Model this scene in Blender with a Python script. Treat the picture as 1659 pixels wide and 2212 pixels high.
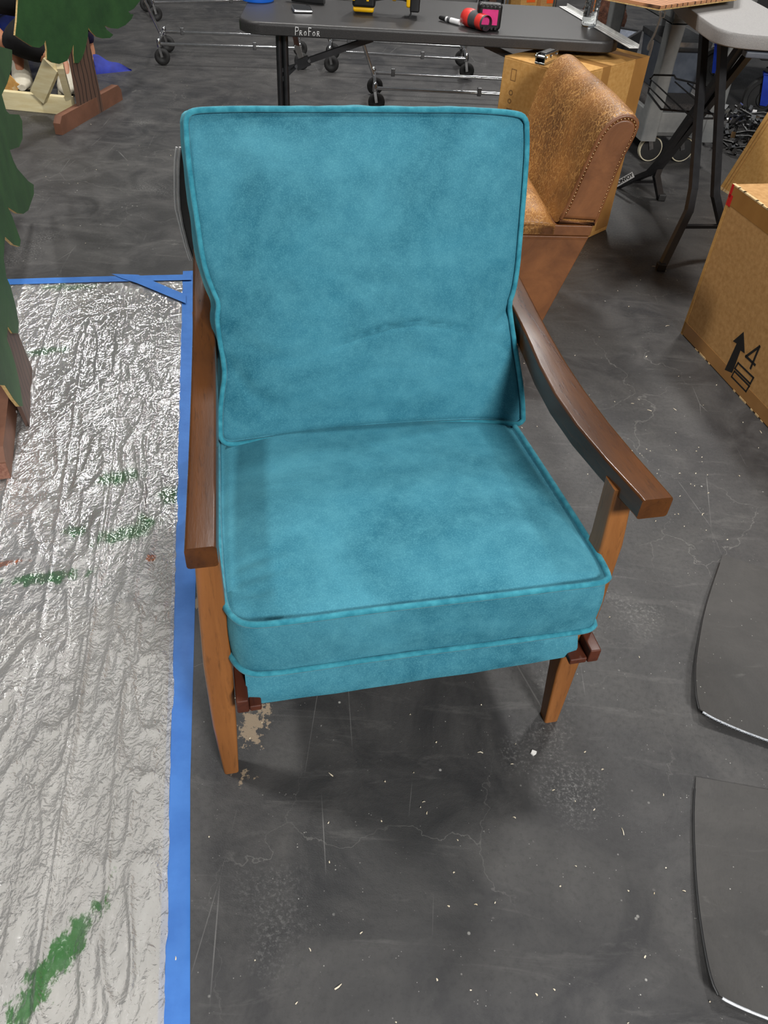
import bpy, bmesh, math, random
from mathutils import Vector, Matrix, noise
random.seed(11)
S = bpy.context.scene
for o in list(bpy.data.objects):
    bpy.data.objects.remove(o)
COL = S.collection
PI = math.pi

def lin(c):
    return tuple((x/255/12.92) if x/255 <= .04045 else ((x/255+.055)/1.055)**2.4 for x in c)+(1,)

# ------------------------------------------------------------------ camera
cd = bpy.data.cameras.new('camera')
cam = bpy.data.objects.new('camera', cd)
COL.objects.link(cam)
cd.sensor_fit = 'HORIZONTAL'
cd.sensor_width = 36
cd.lens = 36*1680/1659
cd.clip_start = .02
cam.matrix_world = Matrix(((0.9975,-0.07082,0,0), (0.04791,0.6749,-0.7364,0), (0.05215,0.7345,0.6766,1.4), (0, 0, 0, 1)))
S.camera = cam

# ------------------------------------------------------------------ world, lights, exposure
S.view_settings.view_transform = 'Standard'
S.view_settings.look = 'None'
S.view_settings.gamma = 1
S.view_settings.use_curve_mapping = False
S.view_settings.exposure = .14
w = bpy.data.worlds.new('world')
S.world = w
w.use_nodes = True
w.node_tree.nodes['Background'].inputs[0].default_value = (.95, .97, 1, 1)
w.node_tree.nodes['Background'].inputs[1].default_value = .12

def area(name, loc, target, size, power, col=(1, 1, 1), sy=None):
    l = bpy.data.lights.new(name, 'AREA')
    l.energy = power
    l.size = size
    l.color = col
    if sy:
        l.shape = 'RECTANGLE'
        l.size_y = sy
    o = bpy.data.objects.new(name, l)
    COL.objects.link(o)
    o.location = loc
    o.rotation_euler = (Vector(target)-Vector(loc)).to_track_quat('-Z', 'Y').to_euler()
    return o
area('high_bay_lamp', (-3.0, 1.8, 5.6), (-.3, 1.2, 0), .55, 135, (1, .98, .95))
area('high_bay_lamp', (2.4, 4.9, 5.8), (.6, 2.0, 0), .55, 135, (1, .97, .93))
area('high_bay_lamp', (-.9, 5.6, 5.8), (-.3, 3.0, 0), .55, 180, (1, .98, .95))
area('high_bay_lamp', (2.6, -3.6, 3.9), (.2, .8, .4), 1.2, 430, (1, .99, .97))
area('high_bay_lamp', (1.4, 10.5, 6.0), (.0, 7, 0), .8, 150, (1, .98, .95))

# ------------------------------------------------------------------ helpers
def tag(o, label=None, cat=None, group=None, kind=None):
    if label: o['label'] = label
    if cat: o['category'] = cat
    if group: o['group'] = group
    if kind: o['kind'] = kind
    return o

def thing(name, label, cat, loc=(0, 0, 0), rz=0, group=None):
    o = bpy.data.objects.new(name, None)
    o.empty_display_size = .05
    COL.objects.link(o)
    o.matrix_world = Matrix.Translation(loc) @ Matrix.Rotation(rz, 4, 'Z')
    return tag(o, label, cat, group)

class MB:
    def __init__(s): s.v = []; s.f = []; s.wn = True
    def add(s, vs, fs):
        k = len(s.v); s.v += [tuple(v) for v in vs]; s.f += [tuple(i+k for i in f) for f in fs]; return s
    def box(s, a, b, M=None, bev=0, seg=2):
        bm = bmesh.new(); bmesh.ops.create_cube(bm, size=1)
        for v in bm.verts:
            v.co = Vector([a[i]+(b[i]-a[i])*(v.co[i]+.5) for i in range(3)])
        if bev: bmesh.ops.bevel(bm, geom=list(bm.edges), offset=bev, segments=seg, profile=.5, affect='EDGES')
        s.bm(bm, M); return s
    def bm(s, bm, M=None):
        bm.verts.index_update()
        s.add([(M @ v.co if M else v.co.copy()) for v in bm.verts], [[v.index for v in f.verts] for f in bm.faces]); bm.free()
    def tube(s, pts, r, n=8, cap=True, closed=False):
        pts = [Vector(p) for p in pts]; N = len(pts); rings = []; s.wn = False
        rr = r if isinstance(r, (list, tuple)) else [r]*N
        up = None
        for i, p in enumerate(pts):
            if closed: t = pts[(i+1) % N]-pts[i-1]
            else: t = pts[min(i+1, N-1)]-pts[max(i-1, 0)]
            t.normalize()
            if up is None:
                up = Vector((0, 0, 1)) if abs(t.z) < .9 else Vector((1, 0, 0))
            a = (up-t*up.dot(t)).normalized(); b = t.cross(a); up = a
            rings.append([p+a*math.cos(2*PI*k/n)*rr[i]+b*math.sin(2*PI*k/n)*rr[i] for k in range(n)])
        vs = [v for g in rings for v in g]; fs = []
        for i in range(N if closed else N-1):
            j = (i+1) % N
            for k in range(n):
                fs.append((i*n+k, i*n+(k+1) % n, j*n+(k+1) % n, j*n+k))
        if cap and not closed: fs += [tuple(range(n))[::-1], tuple((N-1)*n+k for k in range(n))]
        return s.add(vs, fs)
    def bar(s, a, b, w, h=None, up=(0, 0, 1)):
        a = Vector(a); b = Vector(b); h = h or w; t = (b-a).normalized(); u = Vector(up); u = (u-t*u.dot(t)).normalized(); q = t.cross(u)
        vs = [p+q*x*w/2+u*y*h/2 for p in (a, b) for x, y in ((-1, -1), (1, -1), (1, 1), (-1, 1))]
        return s.add(vs, [(3, 2, 1, 0), (4, 5, 6, 7)]+[(i, (i+1) % 4, 4+(i+1) % 4, 4+i) for i in range(4)])
    def loft(s, rings, cap=True):
        n = len(rings[0]); vs = [v for g in rings for v in g]; fs = []
        for i in range(len(rings)-1):
            for k in range(n): fs.append((i*n+k, i*n+(k+1) % n, (i+1)*n+(k+1) % n, (i+1)*n+k))
        if cap: fs += [tuple(range(n))[::-1], tuple((len(rings)-1)*n+k for k in range(n))]
        return s.add(vs, fs)
    def prism(s, pts, off):
        off = Vector(off); n = len(pts); a = [Vector(p) for p in pts]
        return s.add(a+[p+off for p in a], [tuple(range(n))[::-1], tuple(range(n, 2*n))]+[(i, (i+1) % n, n+(i+1) % n, n+i) for i in range(n)])
    def lathe(s, prof, n=20, M=None):
        vs = []; fs = []; m = len(prof); s.wn = False
        for k in range(n):
            a = 2*PI*k/n
            for r, z in prof:
                v = Vector((r*math.cos(a), r*math.sin(a), z)); vs.append(M @ v if M else v)
        for k in range(n):
            for i in range(m-1):
                fs.append((k*m+i, ((k+1) % n)*m+i, ((k+1) % n)*m+i+1, k*m+i+1))
        return s.add(vs, fs)
    def build(s, name, m, parent=None, world=True, smooth=True, kind=None, label=None, fix=True):
        me = bpy.data.meshes.new(name); me.from_pydata(s.v, [], s.f)
        if fix:
            bm = bmesh.new(); bm.from_mesh(me); bmesh.ops.remove_doubles(bm, verts=bm.verts, dist=1e-6)
            bmesh.ops.recalc_face_normals(bm, faces=bm.faces); bm.to_mesh(me); bm.free()
        if parent and world:
            me.transform(parent.matrix_world.inverted())
        me.materials.append(m)
        if smooth:
            me.polygons.foreach_set('use_smooth', [True]*len(me.polygons))
            me.set_sharp_from_angle(angle=math.radians(50))
        o = bpy.data.objects.new(name, me); COL.objects.link(o)
        if smooth and s.wn and len(s.v) < 1200:
            wn = o.modifiers.new('weighted_normal', 'WEIGHTED_NORMAL'); wn.keep_sharp = True; wn.weight = 80
        if parent:
            o.parent = parent
            o.matrix_world = parent.matrix_world.copy()
        if kind: o['kind'] = kind
        if label: o['label'] = label
        return o

def copy_tree(o, parent=None):
    c = o.copy(); COL.objects.link(c)
    if parent: c.parent = parent
    for ch in list(o.children): copy_tree(ch, c)
    return c

def frame(o, x, y):                # matrix with x and y axes given
    x = Vector(x).normalized(); y = Vector(y); y = (y-x*y.dot(x)).normalized(); z = x.cross(y)
    return Matrix(((x.x, y.x, z.x, o[0]), (x.y, y.y, z.y, o[1]), (x.z, y.z, z.z, o[2]), (0, 0, 0, 1)))
def aim(a, b):                     # matrix at a, z axis towards b
    z = (Vector(b)-Vector(a)).normalized()
    return Matrix.Translation(a) @ z.to_track_quat('Z', 'Y').to_matrix().to_4x4()

def text_mb(txt, size, M, depth=.0006, bold=0):
    cu = bpy.data.curves.new('t', 'FONT'); cu.body = txt; cu.size = size; cu.extrude = depth; cu.offset = bold
    cu.align_x = 'CENTER'; cu.align_y = 'CENTER'
    o = bpy.data.objects.new('t', cu); COL.objects.link(o)
    dg = bpy.context.evaluated_depsgraph_get(); me = bpy.data.meshes.new_from_object(o.evaluated_get(dg))
    mb = MB(); mb.add([M @ v.co for v in me.vertices], [tuple(p.vertices) for p in me.polygons])
    bpy.data.objects.remove(o); bpy.data.curves.remove(cu); bpy.data.meshes.remove(me)
    return mb

# ------------------------------------------------------------------ materials
class NT:
    def __init__(s, name):
        s.m = bpy.data.materials.new(name); s.m.use_nodes = True; s.t = s.m.node_tree; s.n = s.t.nodes; s.p = s.n['Principled BSDF']; s.out = s.n['Material Output']
        s.tc = s.n.new('ShaderNodeTexCoord'); s.co = s.tc.outputs['Object']
    def link(s, a, b): s.t.links.new(a, b)
    def new(s, t, **k):
        n = s.n.new(t)
        for a, b in k.items(): setattr(n, a, b)
        return n
    def setin(s, n, i, v):
        if hasattr(v, 'is_linked') or isinstance(v, bpy.types.NodeSocket): s.link(v, n.inputs[i])
        elif v is not None: n.inputs[i].default_value = v
    def map(s, scale=(1, 1, 1), rot=(0, 0, 0), loc=(0, 0, 0), src=None):
        n = s.new('ShaderNodeMapping'); s.link(src or s.co, n.inputs[0]); n.inputs['Scale'].default_value = scale; n.inputs['Rotation'].default_value = rot; n.inputs['Location'].default_value = loc
        return n.outputs[0]
    def noise(s, scale, detail=5, rough=.55, vec=None, dist=0):
        n = s.new('ShaderNodeTexNoise'); s.link(vec or s.co, n.inputs['Vector']); n.inputs['Scale'].default_value = scale; n.inputs['Detail'].default_value = detail; n.inputs['Roughness'].default_value = rough; n.inputs['Distortion'].default_value = dist
        return n.outputs[0]
    def voro(s, scale, feat='F1', vec=None, rnd=1):
        n = s.new('ShaderNodeTexVoronoi', feature=feat); s.link(vec or s.co, n.inputs['Vector']); n.inputs['Scale'].default_value = scale; n.inputs['Randomness'].default_value = rnd
        return n.outputs['Distance']
    def ramp(s, v, a, b, lo=0., hi=1.):
        n = s.new('ShaderNodeMapRange', clamp=True); s.setin(n, 0, v); n.inputs[1].default_value = a; n.inputs[2].default_value = b; n.inputs[3].default_value = lo; n.inputs[4].default_value = hi
        return n.outputs[0]
    def math(s, op, a, b=None, c=None):
        n = s.new('ShaderNodeMath', operation=op)
        for i, v in enumerate((a, b, c)):
            if v is not None: s.setin(n, i, v)
        return n.outputs[0]
    def mix(s, f, a, b):
        n = s.new('ShaderNodeMix', data_type='RGBA'); s.setin(n, 0, f)
        for i, v in ((6, a), (7, b)):
            if isinstance(v, tuple): n.inputs[i].default_value = v if len(v) == 4 else lin(v)
            else: s.link(v, n.inputs[i])
        return n.outputs[2]
    def add(s, a, b): return s.math('ADD', a, b)
    def mul(s, a, b): return s.math('MULTIPLY', a, b)
    def bump(s, h, dist=.002, strength=1):
        n = s.new('ShaderNodeBump'); s.link(h, n.inputs['Height']); n.inputs['Distance'].default_value = dist; n.inputs['Strength'].default_value = strength
        s.link(n.outputs[0], s.p.inputs['Normal']); return n.outputs[0]
    def set(s, **k):
        for a, v in k.items():
            i = s.p.inputs[a.replace('_', ' ')]
            if isinstance(v, bpy.types.NodeSocket): s.link(v, i)
            else: i.default_value = v
        return s
    def col(s, v):
        if isinstance(v, tuple): s.p.inputs[0].default_value = v if len(v) == 4 else lin(v)
        else: s.link(v, s.p.inputs[0])
        return s

def simple(name, c1, c2=None, scale=25, rough=.5, metal=0, coat=0, bump=0, bscale=None, lo=.35, hi=.65, stretch=None, spec=.5, sheen=0):
    t = NT(name); vec = t.map(stretch) if stretch else None
    if c2:
        n = t.noise(scale, 5, .6, vec); t.col(t.mix(t.ramp(n, lo, hi), c1, c2))
    else: t.col(c1)
    t.set(Roughness=rough, Metallic=metal, Coat_Weight=coat, Coat_Roughness=.15, Specular_IOR_Level=spec, Sheen_Weight=sheen)
    if bump: t.bump(t.noise(bscale or scale*4, 4, .6, vec), bump)
    return t.m

# painted concrete floor
def floor_material():
    t = NT('painted_concrete')
    big = t.noise(.9, 6, .6, dist=.6); mid = t.noise(5, 8, .65, dist=.8); fine = t.noise(90, 6, .7)
    smear = t.noise(3, 7, .7, t.map((1, 5, 1), (0, 0, .5)), 1.2)
    c = t.mix(t.ramp(big, .35, .65), (43, 43, 45), (62, 61, 60))
    c = t.mix(t.ramp(mid, .4, .72, 0, .6), c, (90, 88, 86))
    c = t.mix(t.ramp(smear, .56, .8, 0, .45), c, (116, 114, 111))
    c = t.mix(t.ramp(fine, .5, .75, 0, .45), c, (40, 40, 41))
    # powdery worn blotches
    blot = t.mul(t.ramp(t.noise(2.1, 3, .5, t.map(loc=(3.1, 7, 0))), .6, .72), t.ramp(t.noise(140, 5, .75), .5, .66))
    c = t.mix(t.mul(blot, .8), c, (150, 149, 146))
    # thin scratches
    for sc, r, lo in ((6, .35, .3), (5, 1.9, 1.3)):
        wv = t.voro(sc, 'DISTANCE_TO_EDGE', t.map((1, .16, 1), (0, 0, r), (lo, 0, 0)))
        mask = t.mul(t.ramp(wv, .001, .004, 1, 0), t.ramp(t.noise(2.5, 3, .5, t.map(loc=(lo*9, 4, 0))), .6, .68))
        c = t.mix(t.mul(mask, .35), c, (165, 163, 160))
    # hairline cracks
    n3 = t.new('ShaderNodeTexNoise'); t.link(t.co, n3.inputs['Vector']); n3.inputs['Scale'].default_value = 9; n3.inputs['Detail'].default_value = 6
    vm = t.new('ShaderNodeVectorMath', operation='MULTIPLY_ADD'); t.link(n3.outputs[1], vm.inputs[0]); vm.inputs[1].default_value = (.22, .22, 0); t.link(t.co, vm.inputs[2])
    cr = t.voro(2.3, 'DISTANCE_TO_EDGE', vm.outputs[0])
    crm = t.mul(t.ramp(cr, .001, .0035, 1, 0), t.ramp(t.noise(1.7, 2, .5, t.map(loc=(1.2, .4, 0))), .5, .6))
    c = t.mix(t.mul(crm, .35), c, (132, 130, 126))
    # specks of paint and dust
    for sc, th, lo in ((34, .11, 0), (75, .1, 5), (150, .13, 9)):
        v = t.voro(sc, 'F1', t.map((1, 1, 1), loc=(lo, lo*.7, 0)))
        mk = t.mul(t.ramp(v, th*.6, th, 1, 0), t.ramp(t.noise(sc*.21, 3, .6), .58, .66))
        c = t.mix(t.mul(mk, .75), c, (190, 188, 182))
    # place where the paint has come off down to the bare slab
    for (x, y), r in (((-0.2344,0.8649), .024), ((-0.2364,0.8329), .02), ((-0.2239,0.8986), .014), ((-0.2343,0.7447), .007), ((-0.4144,1.171), .016)):
        d = t.new('ShaderNodeVectorMath', operation='DISTANCE'); t.link(t.co, d.inputs[0]); d.inputs[1].default_value = (x, y, 0)
        e = t.add(d.outputs['Value'], t.ramp(t.noise(42, 6, .7), .3, .7, -.028, .028))
        c = t.mix(t.ramp(e, r-.002, r, 1, 0), c, (138, 122, 102))
    t.col(c)
    t.set(Roughness=t.add(t.ramp(mid, .3, .7, .42, .6), t.ramp(fine, .4, .7, -.05, .1)), Specular_IOR_Level=.45)
    h = t.add(t.mul(fine, .6), t.mul(t.noise(400, 3, .7), .5))
    t.bump(h, .0012, .8)
    return t.m
M_floor = floor_material()

def velvet():
    t = NT('teal_velvet')
    brush = t.noise(4.2, 5, .55, t.map((1, 1, 1.5), (0, .4, .3)), .9); mot = t.noise(26, 6, .7); big = t.noise(2.2, 3, .5, None, .5)
    c = t.mix(t.ramp(brush, .3, .7), (32, 88, 106), (70, 134, 152))
    c = t.mix(t.ramp(big, .35, .7, 0, .5), c, (36, 108, 130))
    c = t.mix(t.ramp(mot, .4, .75, 0, .35), c, (90, 156, 170))
    c = t.mix(t.ramp(t.noise(420, 2, .6), .45, .8, 0, .25), c, (112, 186, 196))
    t.col(c)
    t.set(Roughness=.8, Sheen_Weight=.45, Sheen_Roughness=.35, Specular_IOR_Level=.15)
    t.p.inputs['Sheen Tint'].default_value = lin((130, 212, 222))
    t.bump(t.add(t.mul(t.noise(700, 3, .7), .4), t.mul(t.noise(9, 4, .5), 2.5)), .0012, .7)
    return t.m
M_velvet = velvet()
M_piping = simple('teal_piping', (40, 116, 134), (62, 142, 158), 60, .85, sheen=.12, bump=.0006, bscale=500, spec=.15)

def wood(name, dark, light, stretch, coat=.5, rough=.35):
    t = NT(name); v = t.map(stretch)
    g = t.noise(14, 8, .65, v, .8); p = t.noise(120, 4, .7, v); b = t.noise(3, 3, .5)
    c = t.mix(t.ramp(g, .3, .7), dark, light)
    c = t.mix(t.ramp(b, .35, .7, 0, .35), c, dark)
    c = t.mix(t.ramp(p, .55, .72, 0, .5), c, tuple(int(x*.55) for x in dark))
    t.col(c); t.set(Roughness=rough, Coat_Weight=coat, Coat_Roughness=.1, Specular_IOR_Level=.3)
    t.bump(p, .0004, .6)
    return t.m
M_arm = wood('shaded_walnut_arm', (56, 31, 13), (96, 56, 22), (1, .12, 1), .1, .24)  # same walnut as the legs, darkened in colour for the shading on the arms
M_leg = wood('walnut_leg', (110, 66, 30), (150, 96, 48), (1, 1, .1), .3, .42)
M_rail = wood('dark_walnut_rail', (58, 26, 16), (92, 46, 28), (1, .12, 1), .05, .55)

def leather(name, a, b, vein, amt, crack=1):
    t = NT(name)
    n3 = t.new('ShaderNodeTexNoise'); t.link(t.co, n3.inputs['Vector']); n3.inputs['Scale'].default_value = 14; n3.inputs['Detail'].default_value = 4
    vm = t.new('ShaderNodeVectorMath', operation='MULTIPLY_ADD'); t.link(n3.outputs[1], vm.inputs[0]); vm.inputs[1].default_value = (.05, .05, .05); t.link(t.co, vm.inputs[2])
    st = t.map((1.6, 1, .55), src=vm.outputs[0])
    cr = t.voro(62, 'DISTANCE_TO_EDGE', st); cr2 = t.voro(170, 'DISTANCE_TO_EDGE', st)
    m = t.noise(7, 6, .65, None, .5); f = t.noise(3, 4, .5)
    c = t.mix(t.ramp(m, .32, .68), a, b)
    k = t.add(t.ramp(cr, .0, .1, 1, 0), t.ramp(cr2, 0, .09, .6, 0))
    c = t.mix(t.mul(t.mul(k, t.ramp(f, .3, .52)), amt), c, vein)
    t.col(c); t.set(Roughness=t.ramp(m, .3, .7, .38, .55), Specular_IOR_Level=.5)
    t.bump(t.add(t.mul(t.ramp(cr, 0, .1), crack), t.mul(t.noise(160, 4, .6), .5)), .0012, .5)
    return t.m
M_leather = leather('distressed_leather', (94, 58, 24), (152, 100, 44), (206, 154, 88), .8)
M_leather2 = leather('smooth_leather', (96, 58, 32), (134, 84, 46), (158, 104, 62), .0, 0)

def cardboard(name, a, b):
    t = NT(name)
    fl = t.noise(60, 5, .6); st = t.noise(5, 4, .6, t.map((1, 1, 12))); f2 = t.noise(400, 2, .5)
    c = t.mix(t.ramp(fl, .35, .65), a, b); c = t.mix(t.ramp(st, .45, .75, 0, .25), c, tuple(int(x*.86) for x in a)); c = t.mix(t.ramp(f2, .6, .8, 0, .2), c, (110, 76, 40))
    t.col(c); t.set(Roughness=.75, Specular_IOR_Level=.3); t.bump(st, .0006, .5)
    return t.m
M_card = cardboard('kraft_cardboard', (186, 138, 74), (204, 158, 94))
M_card2 = cardboard('brown_cardboard', (172, 128, 76), (192, 148, 94))
M_cardtape = simple('packing_tape', (150, 106, 56), (166, 120, 66), 8, .3, coat=.3)
M_torn = simple('torn_paper', (220, 196, 150), (196, 160, 108), 60, .9)
M_black = simple('black_plastic', (18, 18, 19), (28, 28, 29), 40, .42)
M_blackmetal = simple('black_metal', (22, 22, 24), (32, 32, 34), 30, .38, spec=.5)
M_tabletop = simple('table_laminate', (34, 33, 33), (46, 44, 43), 260, .42, bump=.0004, bscale=300)
M_rubber = simple('black_rubber', (20, 20, 20), (32, 31, 30), 40, .6)
M_chrome = simple('chrome', (205, 205, 205), (185, 185, 186), 20, .12, 1)
M_steel = simple('brushed_steel', (150, 150, 150), (120, 120, 122), 40, .35, 1)
M_grey = simple('grey_cart_plastic', (104, 106, 106), (128, 129, 127), 8, .5, bump=.0006, bscale=60)
M_greydark = simple('grey_tote_plastic', (70, 76, 86), (88, 93, 102), 14, .4)
M_carpet = simple('speckled_grey_felt', (34, 32, 31), (74, 70, 68), 220, .95, bump=.002, bscale=260)
M_blue = simple('blue_paint', (14, 44, 150), (24, 62, 176), 14, .38)
M_bluebag = simple('blue_fabric', (14, 28, 120), (22, 44, 150), 16, .7)
M_bluetape = simple('blue_masking_tape', (42, 100, 174), (56, 114, 188), 12, .62, bump=.0004, bscale=160)
M_cream = simple('cream_rubber', (214, 206, 180), (188, 178, 150), 30, .6)
M_white = simple('white_plastic', (232, 232, 230), (214, 214, 214), 20, .4)
M_paper = simple('white_paper', (232, 230, 224), (240, 238, 234), 8, .8)
M_red = simple('red_plastic', (206, 44, 40), (222, 60, 52), 20, .4)
M_redtag = simple('red_mark', (206, 24, 28), (184, 16, 22), 60, .6)
M_pink = simple('pink_label', (206, 36, 116), (216, 50, 130), 20, .6)
M_yellow = simple('yellow_plastic', (240, 188, 14), (226, 170, 10), 20, .4)
M_orange = simple('orange_label', (236, 96, 24), (226, 86, 18), 20, .6)
M_greyrub = simple('dark_grey_rubber', (62, 62, 64), (74, 74, 76), 40, .6)
M_green = simple('green_foliage_paint', (30, 66, 30), (42, 82, 38), 6, .62, bump=.0006, bscale=80)
M_kraftedge = simple('kraft_edge', (206, 176, 120), (170, 134, 80), 120, .9)
M_pine = simple('bare_pine', (238, 226, 184), (222, 204, 154), 7, .6, stretch=(1, 1, 6))
M_brownpaint = simple('brown_painted_wood', (100, 66, 48), (120, 80, 60), 8, .6, bump=.0006, bscale=60)
M_endgrain = simple('end_grain', (150, 108, 90), (120, 78, 62), 90, .8)
M_ironing = simple('grey_ironing_cloth', (140, 138, 137), (162, 160, 158), 420, .85, bump=.0008, bscale=420)
M_silver = simple('silver_foil', (212, 216, 224), (176, 182, 194), 60, .28, .7, bump=.004, bscale=50)
M_fur = simple('brown_fur', (60, 34, 24), (98, 60, 42), 30, .95, bump=.01, bscale=70)
M_blackcloth = simple('black_cloth', (16, 16, 18), (26, 26, 29), 20, .95)
M_navy = simple('dark_purple_shirt', (26, 22, 62), (66, 40, 70), 14, .9)
M_skin = simple('skin', (196, 132, 98), (206, 144, 110), 14, .5)
M_sock = simple('white_sock', (206, 206, 212), (190, 190, 198), 90, .95)
M_shoe = simple('white_shoe', (222, 216, 198), (202, 194, 172), 20, .6)
M_ink = simple('black_ink', (18, 16, 14), (24, 22, 20), 40, .7)

def grain(name, a, line, rot, scale):
    t = NT(name)
    v = t.map((1, 1, 1), rot)
    wv = t.new('ShaderNodeTexWave', wave_type='BANDS', bands_direction='X'); t.link(v, wv.inputs['Vector'])
    wv.inputs['Scale'].default_value = scale; wv.inputs['Distortion'].default_value = 3.6; wv.inputs['Detail'].default_value = 1.5; wv.inputs['Detail Scale'].default_value = .9
    c = t.mix(t.ramp(wv.outputs['Fac'], .0, .16, 1, 0), t.mix(t.noise(9, 4, .6), a, tuple(int(x*.88) for x in a)), line)
    t.col(c); t.set(Roughness=.65)
    return t.m
M_trunk = grain('brown_bark_paint', (96, 70, 56), (26, 18, 14), (0, 0, math.atan2(*(0.187,0.9824))*-1+PI/2), 9)
M_trunkB = grain('brown_bark_paint_near', (90, 66, 56), (48, 32, 26), (0, 0, PI/2-math.atan2(*(-0.3321,0.9432))), 9)
M_plank = grain('tan_bark_paint', (190, 134, 92), (58, 36, 24), (0, 0, -1.0), 9)

# ------------------------------------------------------------------ setting
mb = MB(); mb.add([(-7, -3, 0), (8, -3, 0), (8, 13, 0), (-7, 13, 0)], [(0, 1, 2, 3)])
tag(mb.build('floor', M_floor, smooth=False), kind='structure')

# ------------------------------------------------------------------ protective plastic sheet, floor paper, blue tape
TA = Vector((-0.2395,0.3344,0)); TD = Vector((-0.2218,0.9751,0)); TN = Vector((-0.9751,-0.2218,0))
def tp(a, b, z=0): return TA+TN*a+TD*b+Vector((0, 0, z))
t = NT('beige_floor_paper'); t.col(t.mix(t.ramp(t.noise(30, 5, .6), .35, .65), (142, 134, 120), (156, 147, 133))); t.set(Roughness=.85)
mb = MB(); mb.prism([tp(.036, -.75), tp(.036, .876), tp(.43, .868), tp(1.3, .86), tp(1.3, -.75)], (0, 0, .0008))
tag(mb.build('floor_paper', t.m, smooth=False), 'beige paper lying under the near half of the clear plastic sheet', 'paper')

def plastic():
    t = NT('clear_plastic_film')
    at = t.new('ShaderNodeAttribute', attribute_name='green'); ab = t.new('ShaderNodeAttribute', attribute_name='brown')
    edge = t.ramp(t.noise(55, 5, .7, t.map((1, .5, 1))), .3, .7, -.4, .36)
    g = t.ramp(t.add(at.outputs['Fac'], edge), .38, .55); b = t.ramp(t.add(ab.outputs['Fac'], edge), .4, .55)
    c = t.mix(g, lin((184, 183, 180)), lin((44, 106, 50))); c = t.mix(b, c, lin((150, 84, 46)))
    nv = t.new('ShaderNodeTexNoise'); t.link(t.co, nv.inputs['Vector']); nv.inputs['Scale'].default_value = 14; nv.inputs['Detail'].default_value = 5
    vd = t.new('ShaderNodeVectorMath', operation='MULTIPLY_ADD'); t.link(nv.outputs[1], vd.inputs[0]); vd.inputs[1].default_value = (.07, .07, .07); t.link(t.co, vd.inputs[2])
    f1 = t.voro(34, 'DISTANCE_TO_EDGE', t.map((1, .42, 1), (0, 0, .35), src=vd.outputs[0])); f2 = t.voro(95, 'DISTANCE_TO_EDGE', t.map((1, .6, 1), (0, 0, -.5), src=vd.outputs[0])); f3 = t.noise(120, 4, .7)
    w2 = t.noise(10, 5, .6, t.map((1, .3, 1), (0, 0, .23)), 1.)
    calm = t.ramp(t.noise(2.6, 3, .5, t.map((1, .6, 1), (0, 0, .3), (2, 1, 0))), .35, .65, .6, 1.1)
    hgt = t.add(t.mul(t.math('MINIMUM', f1, .3), .9), t.add(t.mul(f2, .55), t.mul(f3, .2)))
    n = t.bump(t.mul(calm, t.add(hgt, t.mul(w2, .9))), .0075, 1)
    dif = t.new('ShaderNodeBsdfDiffuse'); t.link(c, dif.inputs[0])
    gl = t.new('ShaderNodeBsdfGlossy'); gl.inputs['Roughness'].default_value = .08; t.link(n, gl.inputs['Normal'])
    tr = t.new('ShaderNodeBsdfTransparent')
    milk = t.ramp(t.noise(3, 5, .6, t.map((2.2, .35, 1), (0, 0, .23))), .3, .75, .54, .72)
    f = t.math('MAXIMUM', milk, t.math('MAXIMUM', t.mul(g, .72), t.mul(b, .8)))
    m1 = t.new('ShaderNodeMixShader'); t.link(f, m1.inputs[0]); t.link(tr.outputs[0], m1.inputs[1]); t.link(dif.outputs[0], m1.inputs[2])
    fr = t.new('ShaderNodeFresnel'); fr.inputs[0].default_value = 1.5; t.link(n, fr.inputs['Normal'])
    m2 = t.new('ShaderNodeMixShader'); t.link(t.add(t.mul(fr.outputs[0], .62), .005), m2.inputs[0]); t.link(m1.outputs[0], m2.inputs[1]); t.link(gl.outputs[0], m2.inputs[2])
    t.link(m2.outputs[0], t.out.inputs[0])
    return t.m
GREEN = ((0.1609,1.101,0.075,0.022,0.35),(0.1092,1.134,0.03,0.014,-0.9),(0.05365,1.235,0.035,0.028,0.5),(0.3404,0.9702,0.085,0.016,0),(0.4489,2.452,0.11,0.02,0),(0.4712,1.998,0.07,0.02,0.15),(0.2853,1.121,0.025,0.016,0),(0.2207,0.1014,0.11,0.022,0.95),(0.1985,1.322,0.05,0.022,0.2),(0.4898,1.405,0.01,0.01,0),(0.5034,1.691,0.02,0.02,0))
BROWN = ((0.4417,1.03,0.05,0.008,0.1),(0.1005,1.002,0.014,0.009,0.3))
def smear(a, b, lst):
    m = 0
    for (ca, cb, r1, r2, an) in lst:
        dx = -(a-ca); dy = b-cb; c, s = math.cos(an), math.sin(an)
        u = (dx*c+dy*s)/r1; v = (-dx*s+dy*c)/r2
        m = max(m, 1-.5*math.sqrt(u*u+v*v))
    return max(m, 0)
FOLDS = ((.225, .007, .012), (.238, .005, .005), (.34, .008, .012), (.13, .007, .008), (.47, .008, .012), (.62, .01, .01), (.29, .004, .005))
na, nb = 260, 400
a0, a1, b0, b1 = .04, 1.0, -.35, 2.52
V = []; ga = []; gb = []
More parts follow.
